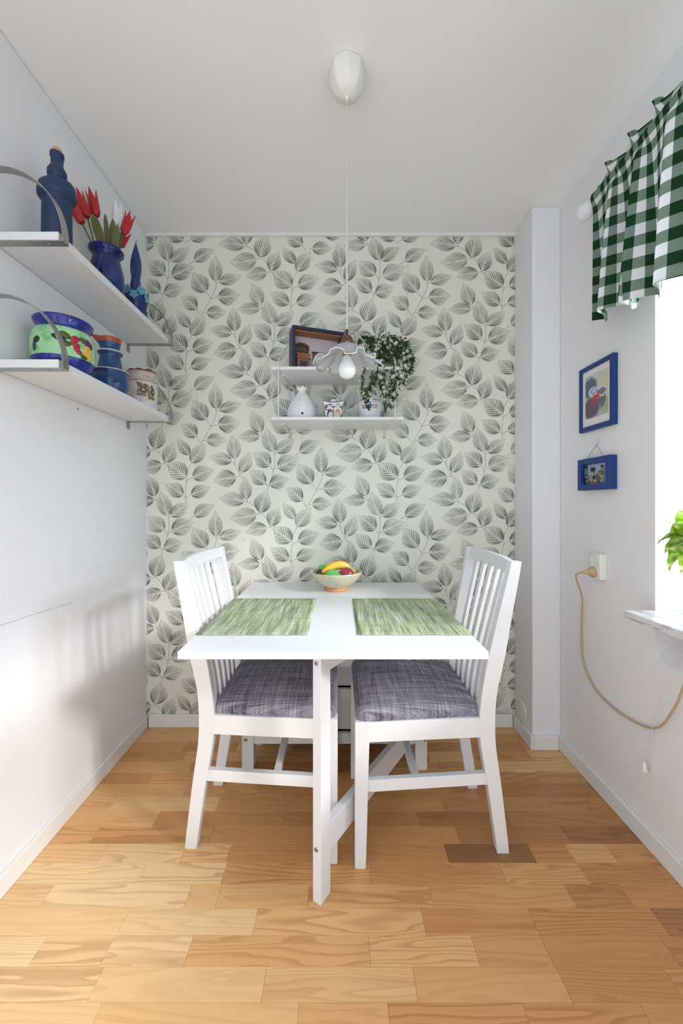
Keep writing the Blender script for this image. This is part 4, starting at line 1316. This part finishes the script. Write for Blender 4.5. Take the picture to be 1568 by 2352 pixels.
for pts, ya, yb in strands:
    P3 = [at(px, py, ya + (yb - ya) * i / (len(pts) - 1)) for i, (px, py) in enumerate(pts)]
    P3 = [Vector((pc.x + (P3[0].x - pc.x) * 0.3, pc.y - 0.01, pc.z + 0.088))] + P3
    Q, _ = smooth_path([tuple(p) for p in P3], [0.0012] * len(P3), 40)
    Q = [Vector(q) for q in Q]
    MB().tube(Q, 0.0011, 6).build('trailing_stem', M['stem'], pl)
    for i in range(3, 40):
        d = (Q[min(39, i + 1)] - Q[i - 1])
        for _ in range(2):
            p = Q[i] + rv() * rp.uniform(0, 0.011)
            whorl(p, d.normalized() * 0.6, 3, 0.0155)
        if rp.random() < 0.3: flower(Q[i] + rv() * 0.014 + Vector((0, -0.015, 0)))
cd0 = at(888, 800, 1.86)
for i in range(330):
    v = rv() * rp.uniform(0.3, 1) ** 0.4
    p = cd0 + Vector((v.x * 0.105, v.y * 0.075, v.z * 0.062 + 0.0))
    if p.y > YB - 0.012 or p.z < ZT + 0.03: continue
    if (p - (pc + Vector((0, 0, 0.05)))).xy.length < 0.05 and p.z < ZT + 0.09: continue
    whorl(p, v * 0.8, 3, 0.017)
    if i % 7 == 0: flower(p + v * 0.016 + Vector((0, -0.006, 0)))
o = fol.build('foliage', M['ivy'], pl); o['kind'] = 'stuff'
o = blo.build('blossoms', M['blossom'], pl); o['kind'] = 'stuff'

# ------------------------------------------------------------------ pendant lamp
lc = Vector((0.0255, 1.245, 0.006))
lp = thing('pendant_lamp', 'pendant lamp with a ruffled frosted glass shade hanging over the table', 'lamp', (lc.x, lc.y, 1.50))
cp = MB()
def facet(r, z, a):
    k = 1.0
    if r > 0.03:
        s = PI / 4
        aa = (a % s) - s / 2
        k = 1 - 0.8 * (1 - math.cos(s / 2) / math.cos(aa))* 1.0
    return r * k, z
cp.lathe([(0, ZC), (.056, ZC), (.0568, ZC - .004), (.0560, ZC - .030), (.0525, ZC - .052), (.043, ZC - .072), (.028, ZC - .083), (.010, ZC - .088), (.006, ZC - .090), (.006, ZC - .098), (.0035, ZC - .099), (0, ZC - .096)], 64, c=(lc.x, lc.y, 0), rmod=facet)
cp.build('ceiling_cup', M['plastic'], lp)
P_, _ = smooth_path([(lc.x, lc.y, ZC - .097), (lc.x + .0012, lc.y, 2.25), (lc.x - .0005, lc.y, 1.95), (lc.x, lc.y, 1.72), (lc.x - .001, lc.y, 1.655)], [1] * 5, 30)
MB().tube(P_, .0031, 8).build('cord', paint('grey_white_cord', (206, 206, 204), 0.5, 0.05), lp)
copper = paint('aged_copper', (124, 96, 84), 0.35, 0.2, 60, metal=0.85)
hd = MB().lathe([(0, 1.658), (.0045, 1.658), (.0045, 1.642), (.008, 1.640), (.015, 1.634), (.018, 1.630), (.018, 1.622), (.0235, 1.619), (.0245, 1.613), (.0245, 1.604), (.020, 1.602), (0, 1.602)], 32, c=lc).build('lamp_holder', copper, lp)
for k in range(3):
    a = 2 * PI * k / 3 + 0.15
    u = Vector((math.cos(a), math.sin(a), 0))
    pts = [lc + u * r + Vector((0, 0, z)) for r, z in ((.010, 1.640), (.016, 1.647), (.022, 1.645), (.0255, 1.632), (.027, 1.616), (.0262, 1.608))]
    MB().tube(pts, .0012, 6).build('holder_arm', copper, hd)
    MB().ball(lc + u * .028 + Vector((0, 0, 1.607)), .003, nu=10, nv=6).build('thumb_screw', copper, hd)
shd = MB()
NR = 9
rings = []
prof = [(.0235, 1.606), (.030, 1.6055), (.038, 1.602), (.046, 1.594), (.053, 1.583), (.061, 1.573), (.071, 1.565), (.084, 1.559), (.099, 1.555)]
for i, (r, z) in enumerate(prof):
    k = max(0, (r - .042) / .057) ** 1.1
    ring = []
    for j in range(NR * 16):
        a = 2 * PI * j / (NR * 16)
        p = NR * a + 0.7 * math.sin(2 * a + 1)
        w = math.asin(0.94 * math.sin(p)) / 1.22            # pleats: straight flanks, tight folds
        rr_ = r * (1 + 0.085 * k * math.cos(p + 0.5) - 0.02 * k * math.cos(2 * p))
        aa = a - 0.075 * k * math.sin(2 * p)
        ring.append((lc.x + rr_ * math.cos(aa), lc.y + rr_ * math.sin(aa), lc.z + z + 0.0115 * k * w))
    rings.append(ring)
shd.loft(rings, smooth=True, cap=False)
o = shd.build('glass_shade', M['frost'], lp, solid=0.0022)
rim = MB().tube(rings[-1] + [rings[-1][0]], .0013, 6, cap=False)
rim.build('shade_rim', M['chalk'], o)
MB().lathe([(0, 1.604), (.0125, 1.604), (.0135, 1.597), (.0135, 1.577), (.012, 1.575), (0, 1.575)], 24, c=lc).build('bulb_socket', paint('brass', (150, 118, 52), 0.3, 0.1, metal=0.9), hd)
MB().lathe([(0, 1.578), (.0115, 1.577), (.0125, 1.570), (.018, 1.558), (.0255, 1.543), (.0275, 1.533), (.0255, 1.520), (.018, 1.510), (.009, 1.5055), (0, 1.5045)], 36, c=lc).build('bulb', paint('opal_bulb_glass', (240, 241, 240), 0.12, 0.01), lp)

# ------------------------------------------------------------------ pictures on the right wall
blue_f = paint('royal_blue_paint', (2, 54, 122), 0.45, 0.06, 40)
def m_watercolour():
    n = NT('watercolour_still_life')
    s = n.n('ShaderNodeSeparateXYZ', {0: n.coord()})
    v = n.n('ShaderNodeCombineXYZ', {0: n.math('MULTIPLY', s.outputs[1], -1.0), 1: s.outputs[2]}).outputs[0]
    base = n.ramp(n.noise(v, 24, 4, 0.6, 0.5), [(0.3, lin(176, 186, 192)), (0.55, lin(206, 208, 204)), (0.75, lin(196, 194, 170))])
    it = [(-.040, .120, .045, .040, lin(112, 112, 130)), (-.030, .040, .050, .042, lin(116, 96, 118)), (.052, .120, .026, .040, lin(206, 206, 180)), (.05, .030, .030, .028, lin(186, 186, 162)),
          (.034, .060, .022, .030, lin(112, 124, 138)), (-.012, .058, .030, .012, lin(150, 92, 108)),
          (-.018, .100, .028, .019, lin(216, 222, 226)), (-.016, .102, .021, .013, lin(152, 168, 192)), (-.014, .104, .011, .006, lin(196, 204, 216)),
          (.033, .090, .026, .018, lin(220, 222, 222)), (.034, .091, .021, .014, lin(128, 132, 150)),
          (-.004, .078, .025, .009, lin(190, 84, 82)), (.010, .088, .008, .012, lin(196, 92, 86))]
    col = blobs(n, v, base, it, 0.22, 0.014, 60)
    streak = n.noise(n.vmath('MULTIPLY', v, (420, 60, 1)), 1.0, 2)
    low = n.mrange(s.outputs[2], 0.075, 0.05)
    col = n.mix(n.math('MULTIPLY', n.math('MULTIPLY', n.mrange(streak, 0.5, 0.65), low), 0.45), col, lin(92, 78, 100))
    return n.fin(col, 0.7, 0.2)
f0, f1, z0, z1, xf = 1.444, 1.648, 1.410, 1.669, 0.992
pf = thing('framed_watercolour', 'tall blue picture frame with a watercolour in a white mount on the right wall', 'picture', (xf + 0.01, (f0 + f1) / 2, z0))
bw_ = 0.018
fm = MB().box(xf, XR - 0.001, f0, f0 + bw_, z0, z1).box(xf, XR - 0.001, f1 - bw_, f1, z0, z1).box(xf, XR - 0.001, f0 + bw_, f1 - bw_, z0, z0 + bw_).box(xf, XR - 0.001, f0 + bw_, f1 - bw_, z1 - bw_, z1)
fm.build('frame', blue_f, pf, bevel=0.0015)
MB().box(xf + 0.006, XR - 0.001, f0 + bw_, f1 - bw_, z0 + bw_, z1 - bw_).build('mount', paint('white_card_mount', (228, 228, 226), 0.7, 0.01), pf)
MB().box(xf + 0.0052, xf + 0.006, 1.476, 1.612, 1.458, 1.628).build('watercolour', m_watercolour(), pf)

f0, f1, z0, z1, xf = 1.446, 1.640, 1.1735, 1.2985, 0.982
o0, o1, p0, p1 = 1.471, 1.616, 1.1975, 1.2765
pb = thing('pebble_picture', 'small deep blue box frame with pebble figures, hanging by a string on the right wall', 'picture', (0.997, 1.543, z0))
xb = XR - 0.003
MB().box(xf, xb, f0, o0, z0, z1).box(xf, xb, o1, f1, z0, z1).box(xf, xb, o0, o1, z0, p0).box(xf, xb, o0, o1, p1, z1).build('frame', blue_f, pb, bevel=0.001)
MB().box(xb - 0.003, xb, o0, o1, p0, p1).build('back_card', paint('pale_blue_card', (166, 196, 216), 0.6, 0.04), pb)
def peb(px, py, w, h, rgb):
    Xp = xb - 0.0075
    Y = Xp * FPX / (px - PX0)
    zc = HC - (py - PY0) * Y / FPX
    k = Y / FPX
    dy = w / 2 * Y * Y / FPX / Xp * 1.0
    MB().ball((Xp, Y, zc), (0.0052, dy, h / 2 * k), nu=12, nv=8).build('pebble', paint('pebble', rgb, 0.3, 0.1, 200), pb)
Zp = 13.067
for x, y_, w, h, rgb in ((402, 990, 85, 165, (158, 152, 142)), (500, 1000, 95, 130, (132, 112, 106)), (455, 850, 160, 110, (120, 104, 98)), (455, 755, 125, 80, (142, 134, 120)), (450, 690, 100, 80, (128, 112, 104)), (460, 632, 50, 60, (140, 122, 110)), (470, 580, 34, 80, (62, 58, 60)), (500, 900, 50, 60, (124, 110, 80)),
                         (660, 635, 135, 125, (52, 40, 46)), (650, 775, 105, 140, (154, 154, 146)), (620, 935, 110, 210, (146, 142, 132)), (735, 985, 90, 100, (190, 160, 112)), (700, 870, 70, 90, (58, 44, 44)), (830, 930, 110, 200, (112, 84, 76)), (800, 780, 50, 110, (132, 128, 116)),
                         (940, 960, 110, 100, (168, 162, 158)), (945, 845, 115, 85, (180, 156, 112)), (940, 735, 120, 115, (116, 96, 96)), (955, 630, 70, 70, (176, 150, 118)), (945, 560, 60, 50, (130, 100, 78)), (940, 515, 36, 50, (70, 62, 64)), (865, 685, 60, 60, (112, 104, 100)), (770, 850, 60, 70, (90, 70, 60))):
    peb(1310 + x / Zp, 1030 + y_ / Zp, w / Zp, h / Zp, rgb)
hk = Vector((XR - 0.006, 1.553, 1.362))
st = MB()
for yy in (1.600, 1.497):
    st.tube([(0.995, yy, z1 - 0.001), (XR - 0.009, hk.y, hk.z - 0.012)], 0.0009, 6)
st.build('hanging_string', paint('tan_string', (150, 128, 96), 0.8, 0.1, 300), pb)
hh = MB().tube([(XR - 0.0012, hk.y, hk.z + 0.008), (XR - 0.003, hk.y, hk.z + 0.014), (XR - 0.007, hk.y, hk.z + 0.012), (XR - 0.004, hk.y, hk.z), (XR - 0.006, hk.y, hk.z - 0.012), (XR - 0.012, hk.y, hk.z - 0.011), (XR - 0.013, hk.y, hk.z - 0.005)], 0.0016, 8)
hh.ball((XR - 0.004, hk.y, hk.z + 0.004), (0.0035, 0.006, 0.008), nu=10, nv=8)
tag(hh.build('picture_hook', paint('cream_plastic_hook', (220, 218, 206), 0.4, 0.03)), 'cream hook between the two blue pictures', 'hook')

# ------------------------------------------------------------------ socket, cable, blind cord
s0, s1, xs = 1.506, 1.570, 0.9857
sk = thing('wall_socket', 'white double wall socket with a beige plug in its lower outlet', 'socket', (1.0, 1.538, 0.830))
MB().box(xs, XR, s0, s1, 0.830, 0.928).build('socket_box', M['plastic'], sk, bevel=0.003)
for zc in (0.902, 0.856):
    m = MB().lathe([(.0215, 0), (.0235, .0005), (.0235, .0022), (.0205, .0022), (.0195, -.006), (0, -.006)], 28)
    m.v = [(xs - z - 0.0002, 1.540 + x, zc + y) for x, y, z in m.v]
    o = m.build('outlet', M['plastic'], sk)
    for dy in (-.0065, .0065):
        MB().ball((xs + 0.0055, 1.540 + dy, zc), (.0012, .0024, .0024), nu=8, nv=6).build('contact_hole', M['dark'], o)
beige = paint('beige_cable_rubber', (196, 166, 132), 0.5, 0.04)
cb = thing('power_cable', 'beige power cable drooping from the wall socket towards the window', 'cable', (0.98, 1.3, 0.5))
pg = MB().lathe([(0, 0), (.0185, 0), (.0192, .004), (.0185, .012), (.011, .018), (.008, .034), (.006, .042), (.0045, .048), (0, .048)], 22)
q = Vector((-1, -0.05, 0.0)).to_track_quat('Z', 'Y')
pg.v = [tuple(Vector((xs - 0.0005, 1.540, 0.856)) + q @ Vector(p)) for p in pg.v]
pg.build('plug', beige, cb)
path = [(xs - 0.046, 1.5376, 0.856), (0.935, 1.55, 0.851), (0.931, 1.565, 0.838), (0.945, 1.58, 0.81)]
for px, py, X in ((1336.5, 1375, 0.985), (1334.5, 1440, 1.000), (1336, 1500, 1.003), (1345, 1540, 1.003), (1366, 1582, 1.003), (1400, 1619, 1.003), (1442, 1650, 1.003), (1485, 1670, 1.000), (1507, 1672, .996), (1524, 1662, .992), (1540, 1640, .988), (1556, 1612, .985), (1572, 1572, .982), (1600, 1530, .985), (1660, 1490, .99)):
    Y = X * FPX / (px - PX0)
    path.append((X, Y, HC - (py - PY0) * Y / FPX))
P_, _ = smooth_path(path, [1] * len(path), 110)
MB().tube(P_, 0.0034, 8).build('cord', beige, cb)
bl = thing('blind_cord', 'thin white blind pull cord with a small cone tassel below the sill', 'cord', (0.965, 1.2, 0.3))
path = []
for px, py, X in ((1640, 1455, 1.00), (1600, 1475, .992), (1568, 1503, .985), (1538, 1535, .985), (1520, 1590, .987), (1503, 1650, .990), (1493, 1690, .990), (1483, 1725, .990), (1479, 1752, .990)):
    Y = X * FPX / (px - PX0)
    path.append((X, Y, HC - (py - PY0) * Y / FPX))
P_, _ = smooth_path(path, [1] * len(path), 60)
wc = paint('white_cord', (222, 222, 222), 0.6, 0.02)
MB().tube(P_, 0.0011, 6).build('cord', wc, bl)
e = Vector(P_[-1])
MB().lathe([(0, .004), (.003, .003), (.0045, 0), (.0095, -.026), (.008, -.028), (0, -.028)], 18, c=e).build('tassel', M['plastic'], bl)

# round vent cover low on the pillar
m = MB().lathe([(0, 0), (.050, 0), (.052, .001), (.0515, .0035), (.046, .005), (0, .0055)], 40)
m.v = [(PXL - z, 1.930 + x, 0.121 + y) for x, y, z in m.v]
tag(m.build('vent_cover', M['plastic']), 'round white cover plate low on the pillar side', 'vent cover')

# ------------------------------------------------------------------ curtain
XC, ZR = 0.920, 2.212
rod = thing('curtain_rod', 'white curtain rod with an egg-shaped end knob above the window', 'curtain rod', (XC, 0.45, ZR))
MB().tube([(XC, 1.447, ZR), (XC, -0.52, ZR)], 0.0095, 14).build('rod', M['plastic'], rod)
kn = MB().lathe([(0, 0), (.012, 0), (.0135, .006), (.012, .012), (.018, .022), (.029, .042), (.031, .056), (.027, .070), (.015, .080), (0, .083)], 30)
kn.v = [(XC + x, 1.437 + z, ZR + y) for x, y, z in kn.v]
kn.build('end_knob', M['chalk'], rod)
for yy in (1.335, -0.40):
    b = MB().box(XR - 0.006, XR, yy - 0.012, yy + 0.012, ZR - 0.05, ZR + 0.02).box(XC + 0.008, XR - 0.004, yy - 0.006, yy + 0.006, ZR - 0.006, ZR + 0.004)
    b.build('rod_bracket', M['plastic'], rod, bevel=0.0015)
cu = MB()
NC = 520
Lc = 1.80
rc = random.Random(8)
ph, acc = [], 0.0
for i in range(NC + 1):
    s = Lc * i / NC
    acc += 2 * PI * (Lc / NC) / (0.132 + 0.026 * math.sin(s * 15 + 1.6) + 0.012 * math.sin(s * 41))
    ph.append(acc)
rowsz = [('h', 0.062, 0), ('h', 0.046, 0), ('h', 0.030, 0), ('h', 0.018, 0), ('p', 0.0125, 0), ('p', 0.0, 0), ('p', -0.0125, 0)] + [('d', 0, k / 16) for k in range(1, 17)]
def cpt(i, row):
    s = Lc * i / NC
    p = ph[i]
    Y = 1.428 - s
    hem = 1.770 - 0.17 * min(s, 0.5)
    kind, dz, t = row
    fine = math.sin(p * 2 + 0.8) * 0.5 + math.sin(p * 3.1) * 0.3
    if kind == 'h':
        k = (dz - 0.0125) / 0.05
        x = XC - 0.010 + 0.034 * k * math.sin(p * 1.1 + 0.4) + 0.006 * fine
        return (x + 0.012 * k, Y + 0.022 * k * math.cos(p * 1.1 + 0.4), ZR + dz * (1 + 0.22 * math.sin(p * 1.1)))
    if kind == 'p':
        bul = math.sqrt(max(0, 1 - (dz / 0.0145) ** 2)) * 0.0065
        return (XC - 0.0105 - bul - 0.004 * max(0, fine), Y, ZR + dz)
    z = ZR - 0.0125 + (hem - ZR + 0.0125) * t
    amp = 0.006 + 0.040 * t ** 0.8
    w = math.sin(p)
    x = XC - 0.014 - 0.006 * t + amp * (w + 0.18 * math.sin(2 * p + .5)) + 0.004 * (1 - t) * fine
    Yy = Y - 0.010 * t * math.sin(2 * p) + 0.012 * t * math.cos(p * 0.5)
    return (x, Yy, z + 0.010 * t * math.cos(p))
us = [0.0]
for i in range(1, NC + 1):
    a, b = Vector(cpt(i - 1, rowsz[-3])), Vector(cpt(i, rowsz[-3]))
    us.append(us[-1] + (a - b).length)
nr = len(rowsz)
v, uvs = [], []
for i in range(NC + 1):
    prev, vv = None, 0.0
    for r in rowsz:
        q = Vector(cpt(i, r))
        if r[0] == 'd':
            vv = 0.100 + (1.0) * (0.44 + 0.1 * min(Lc * i / NC, .5)) * r[2]
        else:
            vv = 0.062 - r[1]
        v.append(tuple(q)); uvs.append((us[i], vv + 0.02))
f = []
for i in range(NC):
    for j in range(nr - 1):
        a = i * nr + j
        f.append((a, a + nr, a + nr + 1, a + 1))
cu.add(v, f, True)
cu.uv = uvs
o = cu.build('curtain_valance', M['gingham'], solid=0.0008)
tag(o, 'gathered green and white gingham valance hanging from the white rod', 'curtain')

# ------------------------------------------------------------------ pothos on the sill
pp_ = Vector((1.020, 1.010, WZ0 + 0.023))
ph_ = thing('potted_pothos', 'variegated green pothos in a white pot on the marble sill', 'plant', pp_)
MB().lathe([(0, 0), (.046, 0), (.050, .004), (.062, .105), (.066, .108), (.066, .118), (.061, .119), (.058, .108), (0, .10)], 36, c=pp_).build('pot', M['chalk'], ph_)
def big_leaf(base, tip, w, fold, roll, droop):
    ax = tip - base
    L = ax.length
    d = ax.normalized()
    s = d.cross(Vector((0, 0, 1)))
    if s.length < 1e-3: s = Vector((1, 0, 0))
    s.normalize()
    s = Matrix.Rotation(roll, 3, d) @ s
    n_ = s.cross(d)
    m = MB()
    U = [0, .04, .12, .24, .38, .52, .66, .78, .88, .95, 1]
    wp_ = [.12, .55, .86, 1.0, .96, .83, .65, .45, .25, .11, .01]
    v, f = [], []
    for u, k in zip(U, wp_):
        for j in (-1, -.66, -.33, 0, .33, .66, 1):
            back = -0.10 * L * (abs(j) ** 1.5) * (1 - u) ** 3
            p = base + d * (u * L + back) + s * (w * k * j) + n_ * (w * k * abs(j) * fold + 0.003 * math.sin(u * 14 + j * 3) * abs(j)) + Vector((0, 0, -droop * L * u * u + droop * L * u * 0.8))
            v.append(tuple(p))
    for i in range(len(U) - 1):
        for j in range(6):
            a = i * 7 + j
            f.append((a, a + 1, a + 8, a + 7))
    m.add(v, f, True)
    return m
rl = random.Random(21)
leaves = [  # base and tip in view, half width
    ((1586, 1212), 1.02, (1541, 1258), 1.13, .030, .35, .4), ((1572, 1225), 1.06, (1510, 1244), 1.16, .020, .5, -.5), ((1590, 1236), 1.06, (1518, 1236), 1.13, .022, .45, .6),
    ((1586, 1240), 1.05, (1525, 1266), 1.13, .026, .4, .2), ((1580, 1254), 1.04, (1535, 1306), 1.12, .026, .45, -.2), ((1586, 1190), 1.04, (1548, 1214), 1.10, .028, .3, .9), ((1600, 1270), 1.03, (1562, 1312), 1.10, .026, .35, .3)]
for (bp, by, tp_, ty, w, fd, ro) in leaves:
    b, t_ = at(*bp, by), at(*tp_, ty)
    lo_ = big_leaf(b, t_, w, fd, ro, 0.2).build('leaf', M['pothos'], ph_)
    MB().tube([pp_ + Vector((rl.uniform(-.02, .02), rl.uniform(-.02, .02), .10)), (b + pp_ + Vector((0, 0, .12))) / 2 + Vector((0, 0, .05)), b], .0022, 6).build('petiole', M['stem'], ph_)
for i in range(15):
    a = rl.uniform(0, 2 * PI)
    r0, r1 = rl.uniform(.03, .09), rl.uniform(.11, .19)
    zb = rl.uniform(.14, .30)
    b = pp_ + Vector((r0 * math.cos(a), r0 * math.sin(a), zb))
    t_ = pp_ + Vector((r1 * math.cos(a), r1 * math.sin(a), zb - rl.uniform(.0, .09)))
    if at(0, 0, 1) is None or (b.y > 0.06 and PX0 + FPX * t_.x / t_.y < 1580): continue
    if t_.x > 1.15: continue
    big_leaf(b, t_, rl.uniform(.022, .032), .35, rl.uniform(-.5, .5), .2).build('leaf', M['pothos'], ph_)
    MB().tube([pp_ + Vector((0, 0, .10)), (b + pp_ + Vector((0, 0, .13))) / 2, b], .0022, 6).build('petiole', M['stem'], ph_)
